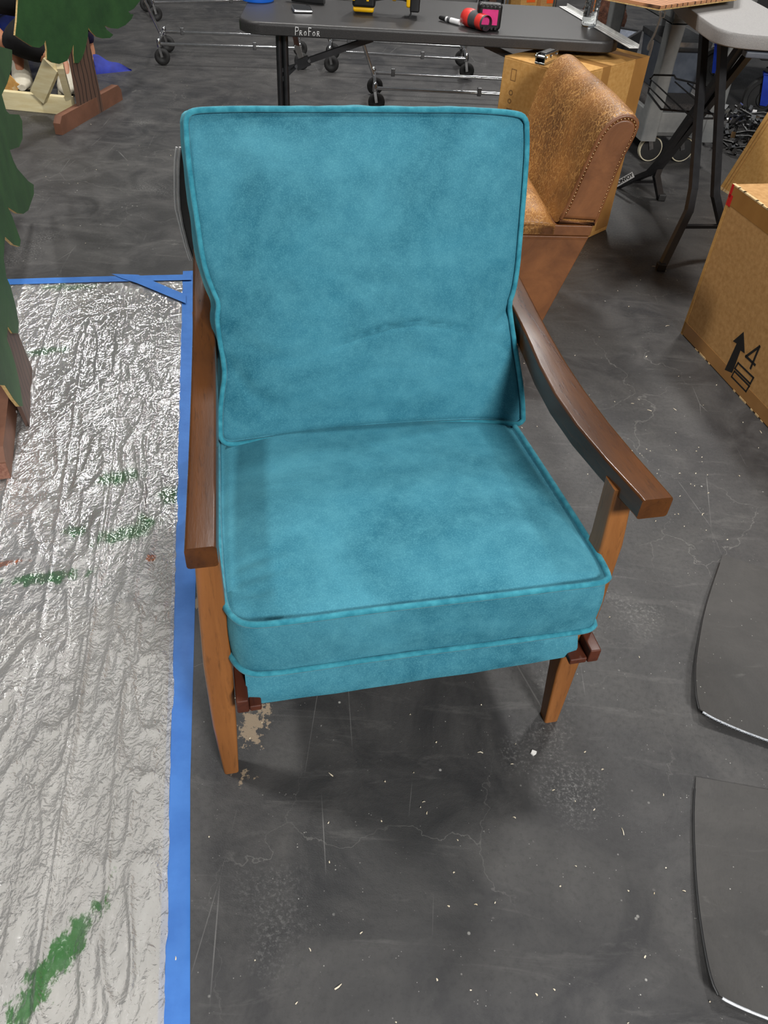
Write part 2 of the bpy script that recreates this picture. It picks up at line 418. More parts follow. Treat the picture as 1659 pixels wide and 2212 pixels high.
for j in range(nb+1):
    for i in range(na+1):
        s_ = i/na; q = j/nb; a = a0+(a1-a0)*s_**1.25; b = b0+(b1-b0)*q
        if i == 0: a += .006*noise.noise((b*9, 3, 0))+.003*noise.noise((b*40, 3, 0))
        z = .0035
        for fa, fw, fh in FOLDS:
            d = abs(a-fa-.012*math.sin(b*2.1+fa*9))
            if d < fw: z += fh*(1-d/fw)*(.6+.6*noise.noise((b*3, fa*7, 1)))
        p = Vector((a*5, b*2.2, .3)); wob = noise.noise_vector(p*1.3)*.5
        rg = 1-abs(noise.noise(Vector((a*16, b*5.5, 2))+wob*2.2)); z += .013*max(0, rg-.82)/.18*(.5+.5*noise.noise((a*3, b*2, 5)))
        rg = 1-abs(noise.noise(Vector((a*30+b*9, b*16, 7))+wob*3)); z += .003*max(0, rg-.74)/.26
        ed = min(1, (a-a0)/.05)*min(1, (b1-b)/.06)*(1-.9*max(0, min(1, (b-2.15)/.12))*max(0, min(1, (.5-a)/.1)))
        if a < .09: z += .004*(1-abs(a-.06)/.03)*(b < 1.2) if abs(a-.06) < .03 else 0
        z = .0016+max(0, (z-.0016))*max(ed, .15)
        V.append(tuple(tp(a, b, z))); ga.append(smear(a, b, GREEN)); gb.append(smear(a, b, BROWN))
F = [(j*(na+1)+i, j*(na+1)+i+1, (j+1)*(na+1)+i+1, (j+1)*(na+1)+i) for j in range(nb) for i in range(na)]
mb = MB(); mb.add(V, F); o = mb.build('plastic_sheet', plastic(), fix=False)
tag(o, 'crinkled clear plastic drop sheet with green paint smears, taped down left of the armchair', 'plastic sheet')
o.data.set_sharp_from_angle(angle=PI)
for nm, vals in (('green', ga), ('brown', gb)):
    at = o.data.attributes.new(nm, 'FLOAT', 'POINT'); at.data.foreach_set('value', vals)

def strip(name, label, pts, z, wob=.0015):     # pts: pairs across the strip
    mb = MB(); n = 60; L_ = []; R_ = []
    for k in range(n+1):
        q = k/n; i = min(int(q*(len(pts)-1)), len(pts)-2); f = q*(len(pts)-1)-i
        l = Vector(pts[i][0]).lerp(Vector(pts[i+1][0]), f); r = Vector(pts[i][1]).lerp(Vector(pts[i+1][1]), f)
        L_.append(l); R_.append(r)
    vs = []; m = 6
    for k in range(n+1):
        for i in range(m+1):
            p = L_[k].lerp(R_[k], i/m); h = z+(.0035*max(0, noise.noise((p.x*9+i*.6, p.y*1.7, 4)))*(1 if 0 < i < m else 0) if wob else 0)
            vs.append((p.x, p.y, h))
    mb.add(vs, [(k*(m+1)+i, k*(m+1)+i+1, (k+1)*(m+1)+i+1, (k+1)*(m+1)+i) for k in range(n) for i in range(m)])
    o = mb.build(name, M_bluetape, fix=False); return tag(o, label, 'tape')
strip('masking_tape', 'long blue masking tape strip along the right edge of the plastic sheet', [(tp(.05, -.4), tp(0, -.4)), (tp(.05, .4), tp(.003, .4)), (tp(.048, .95), tp(-.008, .95)), (tp(.044, 1.7), tp(-.004, 1.7)), (tp(.04, 2.56), tp(-.008, 2.56))], .0012)
strip('masking_tape', 'blue masking tape strip across the far edge of the plastic sheet', [((-1.667,2.586,0), (-1.648,2.546,0)), ((-1.485,2.641,0), (-1.468,2.599,0)), ((-1.164,2.714,0), (-1.149,2.67,0)), ((-0.8049,2.789,0), (-0.7945,2.744,0))], .0065, 0)
strip('masking_tape', 'short diagonal piece of blue tape across the far corner of the plastic sheet', [((-1.099,2.743,0), (-1.055,2.715,0)), ((-0.9984,2.751,0), (-0.9865,2.684,0)), ((-0.7868,2.621,0), (-0.7713,2.556,0))], .0085, 0)

# ------------------------------------------------------------------ teal armchair
CH = thing('armchair', 'teal velvet armchair with walnut wood arms and legs, in the middle of the floor', 'armchair', (0.05927,0.8315,0), math.radians(14.5))
def part(mb, name, m, parent=CH, **k): return mb.build(name, m, parent, world=False, **k)

def resample(pts, n):
    P = [Vector(p) for p in pts]; d = [0]
    for i in range(1, len(P)): d.append(d[-1]+(P[i]-P[i-1]).length)
    out = []
    for k in range(n+1):
        t_ = d[-1]*k/n; i = 0
        while i < len(P)-2 and d[i+1] < t_: i += 1
        f = (t_-d[i])/max(d[i+1]-d[i], 1e-9); out.append(P[i].lerp(P[i+1], min(max(f, 0), 1)))
    return out
def smooth_loop(pts, it=2):         # Chaikin on an open curve, keeps the ends
    P = [Vector(p) for p in pts]
    for _ in range(it):
        Q = [P[0]]
        for i in range(len(P)-1): Q += [P[i].lerp(P[i+1], .25), P[i].lerp(P[i+1], .75)]
        Q.append(P[-1]); P = Q
    return P
def coons(bot, top, left, right, n, m):
    B = resample(bot, n); T = resample(top, n); Lf = resample(left, m); Rt = resample(right, m); G = []
    for j in range(m+1):
        v = j/m
        for i in range(n+1):
            u = i/n
            G.append(B[i]*(1-v)+T[i]*v+Lf[j]*(1-u)+Rt[j]*u-(B[0]*(1-u)*(1-v)+B[n]*u*(1-v)+T[0]*(1-u)*v+T[n]*u*v))
    return G
def crease(p, lines):
    h = 0
    for pts, wd, dep in lines:
        best = 9; pos = 0
        for i in range(len(pts)-1):
            a = Vector(pts[i]); b = Vector(pts[i+1]); ab = b-a; f = min(1, max(0, (p-a).dot(ab)/ab.dot(ab))); d = (p-(a+ab*f)).length
            if d < best: best = d; pos = (i+f)/(len(pts)-1)
        if best < wd*3: h -= dep*math.exp(-(best/wd)**2)*min(1, 4*pos*(1.02-pos)+.05)
    return h
def cushion(bot, top, left, right, n, m, surf, place, back, band_out):
    """surf(p, u, v) -> height of the puffed face; place(p, h) -> point; back = depth of the cushion; band_out = bulge of the boxing"""
    G = coons(bot, top, left, right, n, m); V = []; F = []
    for j in range(m+1):
        for i in range(n+1): V.append(place(G[j*(n+1)+i], surf(G[j*(n+1)+i], i/n, j/m)))
    for j in range(m):
        for i in range(n):
            k = j*(n+1)+i; F.append((k, k+1, k+n+2, k+n+1))
    rim = [i for i in range(n+1)]+[j*(n+1)+n for j in range(1, m+1)]+[m*(n+1)+i for i in range(n-1, -1, -1)]+[j*(n+1) for j in range(m-1, 0, -1)]
    c = sum((G[i] for i in rim), Vector((0, 0)))/len(rim); prev = rim; K = 6; nr = len(rim)
    for k in range(1, K+1):
        q = k/K; base = len(V)
        for r_, i in enumerate(rim):
            out = (G[i]-c).normalized()*(band_out*math.sin(PI*q)+.0025*noise.noise((G[i].x*25, G[i].y*25, q*3)))
            V.append(place(G[i]+out, -back*q))
        cur = list(range(base, base+nr))
        for r_ in range(nr): F.append((prev[r_], prev[(r_+1) % nr], cur[(r_+1) % nr], cur[r_]))
        prev = cur
    V.append(place(c, -back-.02)); F += [(prev[r_], prev[(r_+1) % nr], len(V)-1) for r_ in range(nr)]
    mb = MB(); mb.add(V, F); return mb, [G[i] for i in rim]

# seat cushion, its face laid out in the plane of the seat
def seat_z(y): return .462-.078*y
def seat_place(p, h): return (p.x, p.y+(.0 if h > 0 else h*.06), seat_z(p.y)+h)
bot = smooth_loop(((-0.2954,0.01761),(-0.2873,-0.001801),(-0.2743,-0.01684),(-0.2505,-0.0249),(-0.1655,-0.02509),(-0.07786,-0.02331),(0.03445,-0.02427),(0.1502,-0.02628),(0.246,-0.02649),(0.2947,-0.02712),(0.3147,-0.02496),(0.3252,-0.01661)))
top = ((-0.287,0.6),(-0.1,0.6),(0.1,0.6),(0.322,0.6))
left = smooth_loop([bot[0].xy]+[Vector(q) for q in ((-0.2987,0.0366),(-0.3,0.06849),(-0.3,0.1475),(-0.2975,0.2743),(-0.291,0.4209))]+[Vector((-.287, .60))])
right = smooth_loop([bot[-1].xy]+[Vector(q) for q in ((0.3289,-0.001206),(0.331,0.03507),(0.3319,0.117),(0.3314,0.2265),(0.3303,0.3483),(0.329,0.4507))]+[Vector((.322, .60))])
SW = [(((-0.2888,0.09953),(-0.239,0.1115),(-0.1923,0.1175)), .007, .004), (((-0.289,0.06876),(-0.2421,0.07488),(-0.1812,0.08117)), .007, .0045), (((-0.2883,0.04312),(-0.2524,0.03901),(-0.2154,0.04321)), .006, .004), (((-0.281,0.02119),(-0.2486,-0.002608),(-0.1925,-0.01239)), .01, .009)]
def seat_surf(p, u, v):
    e = (1-abs(2*u-1)**3.2)*(1-abs(2*v-1)**3.2); rim = min(u, 1-u, v, 1-v)
    return .032*e+(-.004 if .001 < rim < .03 else 0)*(1 if v < .9 else 0)+(crease(p, SW) if u < .5 and v < .5 else 0)+.0025*noise.noise((p.x*7, p.y*7, 2))*e
mb, rim = cushion(bot, top, left, right, 90, 80, seat_surf, seat_place, .112, .004)
sc = part(mb, 'seat_cushion', M_velvet)
def loop_tube(rim, fn, r, name, parent):
    mb = MB(); mb.tube([fn(p) for p in rim], r, 8, closed=True); return part(mb, name, M_piping, parent)
cc = sum(rim, Vector((0, 0)))/len(rim)
loop_tube(rim, lambda p: Vector(seat_place(p+(p-cc).normalized()*.002, .002)), .0055, 'piping', sc)
loop_tube(rim, lambda p: Vector(seat_place(p+(p-cc).normalized()*.003, -.113)), .0055, 'piping', sc)

# back cushion, face in its own reclined plane
BP0 = Vector((0,0.47,0.445)); BV = Vector((0,0.3981,0.9173)); BN = Vector((0,0.9173,-0.3981))
if BN.y > 0: BN = -BN
def back_place(p, h): return tuple(BP0+Vector((p.x, 0, 0))+BV*p.y+BN*h)
bot = smooth_loop(((-0.2821,0.01188),(-0.2805,0.0004533),(-0.2705,-0.007978),(-0.2543,-0.009385),(-0.2082,-0.005744),(-0.1337,-0.002514),(-0.01967,0.002429),(0.09704,0.0006613),(0.2171,-0.002149),(0.2784,-0.007087),(0.3304,-0.01631),(0.3429,-0.01632),(0.3501,-0.008819)), 1)
top = smooth_loop(((-0.2842,0.5648),(-0.2811,0.5778),(-0.2718,0.5835),(-0.2527,0.5856),(-0.1891,0.5867),(-0.09182,0.5856),(0.008151,0.5851),(0.1108,0.5839),(0.2164,0.5834),(0.2885,0.5799),(0.3233,0.5759),(0.3354,0.5711),(0.3403,0.5601)), 1)
left = smooth_loop([bot[0].xy]+[Vector(q) for q in ((-0.2794,0.04707),(-0.2712,0.09225),(-0.2615,0.1276),(-0.2623,0.1631),(-0.2648,0.2068),(-0.2651,0.2368),(-0.2583,0.2618),(-0.2669,0.2848),(-0.2762,0.3166),(-0.2809,0.3573),(-0.2823,0.4049),(-0.2852,0.4515),(-0.2864,0.497),(-0.2861,0.5341))]+[top[0].xy], 1)
right = smooth_loop([bot[-1].xy]+[Vector(q) for q in ((0.348,0.02735),(0.3427,0.06712),(0.3333,0.1161),(0.324,0.1639),(0.3171,0.2014),(0.3124,0.2336),(0.3217,0.2576),(0.3285,0.3001),(0.332,0.3524),(0.3369,0.4203),(0.3402,0.47),(0.3425,0.5187))]+[top[-1].xy], 1)
BW = [(((-0.07608,0.1694),(-0.01069,0.1905),(0.05495,0.2065),(0.1115,0.2115),(0.1685,0.2021),(0.2266,0.1843)), .005, .009),
      (((-0.2579,0.2236),(-0.218,0.1867),(-0.1673,0.1571),(-0.1132,0.1582),(-0.04846,0.1722)), .016, .004),
      (((-0.1529,0.2265),(-0.06125,0.265),(0.03021,0.2866),(0.1225,0.2912)), .016, .0022),
      (((0.3145,0.229),(0.3001,0.2069),(0.2756,0.1945)), .008, .009),
      (((0.335,0.1255),(0.3061,0.1556),(0.266,0.1719)), .009, .006),
      (((-0.2648,0.1721),(-0.2492,0.1357),(-0.218,0.08838),(-0.148,0.05542)), .018, .008),
      (((-0.2759,0.5192),(-0.2291,0.5073),(-0.1796,0.5141)), .014, .004),
      (((0.2977,0.5744),(0.2891,0.5471),(0.2619,0.5277)), .01, .004),
      (((-0.2758,0.04679),(-0.1666,0.05219),(0.02049,0.04251),(0.217,0.0294)), .02, .004)]
def back_surf(p, u, v):
    e = (1-abs(2*u-1)**3)*(1-abs(2*v-1)**3)
    return .05*e+crease(p, BW)+.003*noise.noise((p.x*5, p.y*5, 8))*e+.0012*noise.noise((p.x*16, p.y*16, 3))*e-.004*(.0005 < min(u, 1-u, v, 1-v) < .02)
mb, rim = cushion(bot, top, left, right, 96, 96, back_surf, back_place, .12, .016)
bc = part(mb, 'back_cushion', M_velvet)
cc = sum(rim, Vector((0, 0)))/len(rim)
loop_tube(rim, lambda p: Vector(back_place(p+(p-cc).normalized()*.001, .002)), .0055, 'piping', bc)
loop_tube(rim, lambda p: Vector(back_place(p+(p-cc).normalized()*.004, -.121)), .0055, 'piping', bc)

# upholstered deck below the seat cushion
mb = MB(); rings = []
prof = [(.06, .330), (.04, .322), (.026, .308), (.012, .290), (.0, .272), (-.009, .252), (-.008, .232), (.02, .226)]
for k in range(25):
    q = k/24; x = -.281+.607*q; e = min(q, 1-q)
    rings.append([(x, y+(.006 if e < .02 else 0)+.002*noise.noise((x*12, z*30, 1)), z+.006*q-.016*(y-.02)-(.004*math.sin(PI*q) if z < .3 else 0)) for y, z in prof]+[(x, .56, .23+.006*q), (x, .56, .29+.006*q)])
mb.loft(rings); part(mb, 'seat_deck', M_velvet)

def section(c, ax, w, h, r=.006):           # rounded rectangle in the plane spanned by ax[0], ax[1]
    a, b = Vector(ax[0]), Vector(ax[1]); out = []
    for sx, sy, st_ in ((1, 1, 0), (-1, 1, 1), (-1, -1, 2), (1, -1, 3)):
        for k in range(3):
            t_ = (st_+k/2)*PI/2; out.append(Vector(c)+a*(sx*(w/2-r)+r*math.cos(t_))+b*(sy*(h/2-r)+r*math.sin(t_)))
    return out
def arm(xo, xi, label):
    mb = MB(); rings = []
    ys = [-.012, .0, .1, .2, .3, .4, .5, .6, .7, .8, .88]
    for k, y in enumerate(ys):
        q = (y+.012)/.9
        z = .63-.013*math.sin(PI*min(1, q*1.25))+.03*max(0, q-.7)/.3
        lo, hi = sorted((xo(y), xi(y))); w_ = hi-lo; h = .04+.008*math.sin(PI*min(1, q))
        rings.append(section(((lo+hi)/2, y, z-h/2), ((1, 0, 0), (0, 0, 1)), w_, h, .005))
    mb.loft(rings); return part(mb, 'armrest', M_arm, label=label)
arm(lambda y: -.342+.045*y, lambda y: -.298+.045*y, None)
arm(lambda y: .394-.012*math.sin(PI*min(1, y/.6)) if y > 0 else .394, lambda y: .342-.022*math.sin(PI*min(1, max(y, 0)/.55)), None)
def leg(secs):
    mb = MB(); rings = []
    for i in range(len(secs)-1):
        for k in range(4):
            f = k/4; a = [secs[i][j]*(1-f)+secs[i+1][j]*f for j in range(5)]
            rings.append(section((a[1]/2+a[2]/2, a[3]/2+a[4]/2, a[0]), ((1, 0, 0), (0, 1, 0)), a[2]-a[1], a[4]-a[3], .005))
    a = secs[-1]; rings.append(section((a[1]/2+a[2]/2, a[3]/2+a[4]/2, a[0]), ((1, 0, 0), (0, 1, 0)), a[2]-a[1], a[4]-a[3], .005))
    mb.loft(rings); part(mb, 'leg', M_leg)
leg([(0, -.341, -.313, .0, .03), (.16, -.347, -.305, .004, .044), (.33, -.346, -.299, .010, .056), (.46, -.340, -.298, .02, .062), (.602, -.332, -.298, .028, .068)])
leg([(0, .315, .345, .0, .03), (.16, .311, .354, .010, .05), (.33, .318, .367, .022, .07), (.48, .332, .374, .036, .08), (.60, .33, .366, .046, .086)])
leg([(0, -.335, -.305, .76, .79), (.3, -.335, -.29, .70, .75), (.60, -.315, -.28, .66, .71)])
leg([(0, .325, .355, .76, .79), (.3, .33, .375, .70, .75), (.605, .345, .38, .66, .71)])
for x0, x1, xl in ((-.300, -.279, -.258), (.362, .340, .306)):
    mb = MB(); lo, hi = sorted((x0, x1)); mb.box((lo, -.026, .238), (hi, .74, .272), bev=.003)
    lo, hi = sorted((x1, xl)); mb.box((lo, -.024, .236), (hi, .74, .25), bev=.003); part(mb, 'side_rail', M_rail)
# back frame: two stiles, rails, slats
for x in (-.262, .30):
    mb = MB(); mb.loft([section((x, y, z), ((1, 0, 0), (0, 1, .3)), .03, .035, .005) for y, z in ((.60, .25), (.68, .45), (.76, .64), (.86, .88))]); part(mb, 'back_stile', M_rail)
for y, z, nm in ((.862, .885, 'top_rail'), (.80, .74, 'slat'), (.745, .60, 'slat'), (.70, .48, 'slat'), (.64, .34, 'slat')):
    mb = MB(); mb.box((-.25, y-.009, z-.02), (.288, y+.009, z+.02), bev=.003); part(mb, nm, M_rail)
mb = MB(); mb.box((-.262, .60, .25), (.32, .63, .30), bev=.003); part(mb, 'rear_rail', M_rail)

# ------------------------------------------------------------------ curved black sheets with white edges leaning on the chair back
def bent_sheet(label, dx, parent_off):
    r = thing('plastic_sheet_stack', label, 'plastic sheet', (-0.5346,1.69,0), math.radians(14.5))
    prof = ((-0.3041,0.823),(-0.3104,0.7953),(-0.3156,0.7611),(-0.3205,0.7209),(-0.3223,0.6898),(-0.3202,0.6471),(-0.3149,0.6028),(-0.3081,0.5684))
    return r, prof
sh, prof = bent_sheet('black plastic sheets with white edges curving out behind the left of the teal backrest', 0, 0)
mb = MB(); n = len(prof); vs = []
for k, (x, z) in enumerate(prof): vs += [(x+.0, 1.02, z), (x+.16, .985, z), (x+.16, .995, z), (x, 1.03, z)]
bt = [(-.30, 1.02, .12), (-.15, 1.0, .12), (-.15, 1.01, .12), (-.30, 1.03, .12)]
fs = []
vs += bt; n += 1
for k in range(n-1):
    for i in range(4): fs.append((k*4+i, k*4+(i+1) % 4, k*4+4+(i+1) % 4, k*4+4+i))
fs += [(3, 2, 1, 0), (4*n-4, 4*n-3, 4*n-2, 4*n-1)]
off = Matrix.Translation(Vector((0.05927,0.8315,0))) @ Matrix.Rotation(math.radians(14.5), 4, 'Z')
mb.add([off @ Vector(v) for v in vs], fs); mb.build('sheet_face', M_black, sh)
for d in (0, .0045):
    mb = MB(); mb.tube([off @ Vector((x-.003-d*(1.6 if k < 5 else .9), 1.015, z)) for k, (x, z) in enumerate(prof)], .0026, 6); mb.build('white_edge', M_white, sh)
mb = MB(); mb.box((-.30, 1.0, 0), (-.16, 1.03, .13), M=off, bev=.002); mb.build('sheet_foot', M_black, sh)

# ------------------------------------------------------------------ brown leather chair behind the right of the teal chair
LM = Matrix(((0.993,-0.12,0,0.55),(0.12,0.993,0,2.4),(0,0,1,0),(0,0,0,1)))
lc = thing('leather_chair', 'brown distressed leather chair with nailhead trim and rolled back, behind the teal armchair', 'chair', (0.55,2.4,0), math.atan2(.12, .993))
def lpart(mb, name, m, **k): return mb.build(name, m, lc, world=False, **k)
def yprism(prof, y0, y1, sag=0, inset=.012):    # profile (x,z) swept along y with softened ends
    mb = MB(); n = len(prof); cx = sum(p[0] for p in prof)/n; cz = sum(p[1] for p in prof)/n; rings = []
    for y, s_ in ((y0, 0), (y0, .012), (y0+.004, .004), (y0+.014, 0), (y0+.08, -.003), ((y0+y1)/2, -.004), (y1-.08, -.003), (y1-.014, 0), (y1-.004, .004), (y1, .012)):
        if s_ == 0 and y == y0: s_ = .02
        rings.append([Vector((px-(px-cx)*s_/.06 if abs(s_) > .01 else px-(px-cx)*s_/.1, y, pz-(pz-cz)*s_/.12 if abs(s_) > .01 else pz)) for px, pz in prof])
    mb.loft(rings[1:]); return mb
back_prof = [tuple(p) for p in smooth_loop(((-0.08207,0.4592),(-0.06589,0.4996),(-0.04447,0.5966),(-0.0151,0.7077),(0.003358,0.743),(0.01915,0.7607),(0.03906,0.7722),(0.05848,0.7753),(0.07555,0.7722),(0.09237,0.7605),(0.09518,0.7409),(0.08375,0.698),(0.0682,0.6525),(0.05185,0.5514),(0.03499,0.4545)), 1)]
mb = MB(); rings = []
W_ = .70
for y, ins in ((.0, .010), (.006, .002), (.02, -.003), (.06, -.004), (.2, -.004), (.35, -.005), (.5, -.004), (W_-.05, -.003), (W_-.01, 0), (W_, .01)):
    cx = sum(p[0] for p in back_prof)/len(back_prof); cz = sum(p[1] for p in back_prof)/len(back_prof)
    ring = []
    for px, pz in back_prof:
        d = Vector((px-cx, pz-cz)); d.normalize(); ring.append((px-d.x*ins, y, pz-d.y*ins+.004*math.sin(y*9)*(pz > .7)))
    rings.append(ring)
mb.loft(rings); lpart(mb, 'backrest', M_leather)
# end panel, a little inside the outline, with piped edge and nailheads
cx = sum(p[0] for p in back_prof)/len(back_prof); cz = sum(p[1] for p in back_prof)/len(back_prof)
def shrink(f, y): return [(p[0]+(cx-p[0])*f*.9, y, p[1]+(cz-p[1])*f*.7) for p in back_prof]
mb = MB(); mb.loft([shrink(.12, .006), shrink(.13, -.005), shrink(.17, -.009), shrink(.22, -.0105)]); ep = lpart(mb, 'end_panel', M_leather2)
mb = MB(); mb.tube([Vector(p) for p in shrink(.05, -.002)], .0065, 8, closed=True); lpart(mb, 'welt', M_leather2)
mb = MB(); edge = resample([Vector((p[0], p[2])) for p in shrink(.12, 0)], 62)
for p in edge[2:-3]:
    mb.lathe([(0, .0042), (.0024, .0032), (.0036, .0012), (.0038, 0)], 8, Matrix.Translation((p.x, -.006, p.y)) @ Matrix.Rotation(PI/2, 4, 'X'))
lpart(mb, 'nailhead_trim', simple('brass_nail', (196, 160, 118), (150, 112, 76), 30, .3, .9), kind='stuff')
# seat: band, side panel tapering to the floor, crowned cushion
def quadslab(prof, y0, y1, bev=.006):
    mb = MB(); bm = bmesh.new(); n = len(prof)
    a = [bm.verts.new((x, y0, z)) for x, z in prof]; b = [bm.verts.new((x, y1, z)) for x, z in prof]
    bm.faces.new(a[::-1]); bm.faces.new(b)
    for i in range(n): bm.faces.new((a[i], a[(i+1) % n], b[(i+1) % n], b[i]))
    bmesh.ops.recalc_face_normals(bm, faces=bm.faces)
    bmesh.ops.bevel(bm, geom=list(bm.edges), offset=bev, segments=2, profile=.5, affect='EDGES'); mb.bm(bm); return mb
p_tr, p_mr, p_br = ((0.03499,0.4545),(0.03274,0.4206),(-0.09001,-0.004157))
lpart(quadslab([(-.46, p_mr[1]), (p_mr[0], p_mr[1]), (p_tr[0], p_tr[1]), (-.08, p_tr[1]), (-.16, p_tr[1]+.004), (-.46, p_tr[1]+.004)], 0, W_, .004), 'seat_band', M_leather2)
lpart(quadslab([(-.46, p_mr[1]-.002), (p_mr[0]-.002, p_mr[1]-.002), (p_br[0], .03), (-.44, .03)], .002, W_, .004), 'skirt', M_leather2)
mb = MB(); rings = []
for x, h in ((-.46, -.02), (-.44, .02), (-.38, .036), (-.28, .044), (-.18, .046), (-.14, .043), (-.115, .032), (-.095, .012), (-.086, -.012)):
    rings.append([(x, W_*(.5-.5*math.cos(PI*k/24)), p_tr[1]+.004+h*(1-abs(math.cos(PI*k/24))**14)) for k in range(25)]+[(x, W_, p_tr[1]-.03), (x, 0, p_tr[1]-.03)])
mb.loft(rings); lpart(mb, 'seat_cushion', M_leather)
for x, y in ((-.13, .05), (-.13, W_-.05), (-.40, .05), (-.40, W_-.05)):
    mb = MB(); mb.loft([section((x, y, z), ((1, 0, 0), (0, 1, 0)), w_, w_, .004) for z, w_ in ((0, .03), (.035, .045))]); lpart(mb, 'foot', M_black)
mb = MB()
for a in range(2):
    z = p_mr[1]-.004-.006*a; mb.tube([(-.45, -.0005, z), (p_mr[0]-.008, -.0005, z)], .0008, 5)
lpart(mb, 'stitching', M_leather2)

# ------------------------------------------------------------------ cardboard boxes
def carton(name, label, base, ex, ey, lx, ly, h, m, lean=None):
    """base corner, horizontal axes ex, ey, edge lengths"""
    M = frame(base, ex, ey)
    if lean is not None: M = M @ Matrix.Rotation(lean, 4, 'X')
    r = bpy.data.objects.new(name, None); COL.objects.link(r); r.matrix_world = M; tag(r, label, 'box')
    mb = MB(); mb.box((0, 0, 0), (lx, ly, h-.004), bev=.004); mb.build('body', m, r, world=False)
    for k, (y0, y1) in enumerate(((.001, ly/2-.0015), (ly/2+.0015, ly-.001))):
        mb = MB(); mb.box((.001, y0, h-.005), (lx-.001, y1, h), bev=.0015); mb.build('flap', m, r, world=False)
    return r
BA, BB, BC = Vector((0.3032,3.324,0.7)), Vector((0.6679,3.678,0.7)), Vector((0.9196,3.525,0.7))
BD = Vector((0.5721,3.144,0.7))
ex = (BC-BD); ey = (BA-BD); ex.z = ey.z = 0
rb = carton('cardboard_box', 'tall kraft cardboard box standing behind the brown leather chair', (BD.x, BD.y, 0), ex, ey, ex.length, ey.length, .70, M_card)
lx, ly = ex.length, ey.length
for a, b in (((lx*.36, -.0008, .58), (lx*.46, 0, .7)), ((lx*.36, -.0008, .6998), (lx*.46, ly, .7006)), ((lx*.80, -.0008, .02), (lx*.995, 0, .7)), ((lx*.8, .0, .6998), (lx*.9, ly*.7, .7006))):
    mb = MB(); mb.box(a, b); mb.build('packing_tape', M_cardtape, rb, world=False, smooth=False)
M_faint = simple('faint_print', (120, 88, 50), (130, 96, 56), 30, .8)
# small printed care symbols on the left face
for q, (z0, z1, w_) in enumerate(((.625, .665, .022), (.572, .595, .02), (.545, .563, .018), (.50, .528, .026))):
    y0 = ly-.045; mb = MB()
    if q == 0:
        mb.box((-.0008, y0-w_, z0), (0, y0, z0+.002)); mb.box((-.0008, y0-w_, z1-.002), (0, y0, z1))
        for dy in (0, w_): mb.box((-.0008, y0-dy-.001, z0), (0, y0-dy+.001, z1))
    elif q == 3: mb.box((-.0008, y0-w_, z0), (0, y0, z1))
    else:
        mb.lathe([(w_*.3, 0), (w_*.5, 0), (w_*.5, .0006), (w_*.3, .0006)], 12, Matrix.Translation((0, y0-w_/2, (z0+z1)/2)) @ Matrix.Rotation(-PI/2, 4, 'Y'))
    mb.build('printed_symbol', M_faint, rb, world=False)

# near box on the right with the arrow
BPn = Vector((1.046,2.611,0)); bdir = Vector((0.2399,-0.9708,0)); bnx = Vector((-bdir.y, bdir.x, 0))
rbx = carton('cardboard_box', 'large brown carton with black up arrow and a 4, at the right edge', BPn, bdir, bnx, .86, .62, .54, M_card2)
for a, b in (((0.001, -.0008, .48), (.86, 0, .538)), ((.001, -.0008, .004), (.86, 0, .05)), ((-.0008, -.0008, .0), (.014, .0005, .54))):
    mb = MB(); mb.box(a, b); mb.build('packing_tape', M_cardtape if a[2] > 0 else M_card, rbx, world=False, smooth=False)
mb = MB(); mb.box((.002, -.0013, .475), (.024, .0, .51)); mb.box((-.0013, -.0013, .50), (.012, .0, .541)); mb.box((-.0013, -.0012, .475), (0, .012, .541)); mb.build('red_mark', M_redtag, rbx, world=False, smooth=False, kind='stuff')
mb = MB()
for k in range(26):
    x = k*.034+random.uniform(0, .01)
    if random.random() < .5: mb.box((x, -.0016, -.001), (x+random.uniform(.01, .04), .004, random.uniform(.002, .006)))
    mb.box((x-.005, -.0012, .5375), (x+.036, .004+random.random()*.006, .5415))
mb.build('torn_edge', M_torn, rbx, world=False, smooth=False, kind='stuff')
AR = ((0.2989,0.03139),(0.3391,0.04409),(0.3343,0.1278),(0.3577,0.1315),(0.3148,0.1847),(0.2837,0.1326),(0.3049,0.1363))
mb = MB(); mb.prism([(x, -.0009, z) for x, z in AR], (0, .0009, 0)); mb.build('printed_arrow', M_ink, rbx, world=False, smooth=False)
def outline_quad(q, w_):
    mb = MB(); c = Vector((sum(p[0] for p in q)/4, sum(p[1] for p in q)/4)); Q = [Vector(p) for p in q]
    for i in range(4):
        a, b = Q[i], Q[(i+1) % 4]; d = (b-a).normalized()*w_*.5; n = Vector((-d.y, d.x))
        mb.prism([((a-d+n).x, -.0009, (a-d+n).y), ((b+d+n).x, -.0009, (b+d+n).y), ((b+d-n).x, -.0009, (b+d-n).y), ((a-d-n).x, -.0009, (a-d-n).y)], (0, .0009, 0))
    return mb
for q in (((0.347,0.08839),(0.3429,0.0645),(0.4373,0.06641),(0.4398,0.09085)), ((0.346,0.05571),(0.3439,0.03271),(0.4343,0.0341),(0.4377,0.0578))):
    outline_quad(q, .006).build('printed_rectangle', M_ink, rbx, world=False, smooth=False)
mb = MB()
P4 = [Vector((p[0], p[1])) for p in ((0.4105,0.1087),(0.4088,0.1857),(0.3696,0.1267),(0.422,0.128))]
for a, b in ((0, 1), (1, 2), (2, 3)):
    A_, B_ = P4[a], P4[b]; d = (B_-A_).normalized()*.004; n = Vector((-d.y, d.x))
    mb.prism([(v.x, -.0009, v.y) for v in (A_-d+n, B_+d+n, B_+d-n, A_-d-n)], (0, .0009, 0))
mb.build('printed_four', M_ink, rbx, world=False, smooth=False)

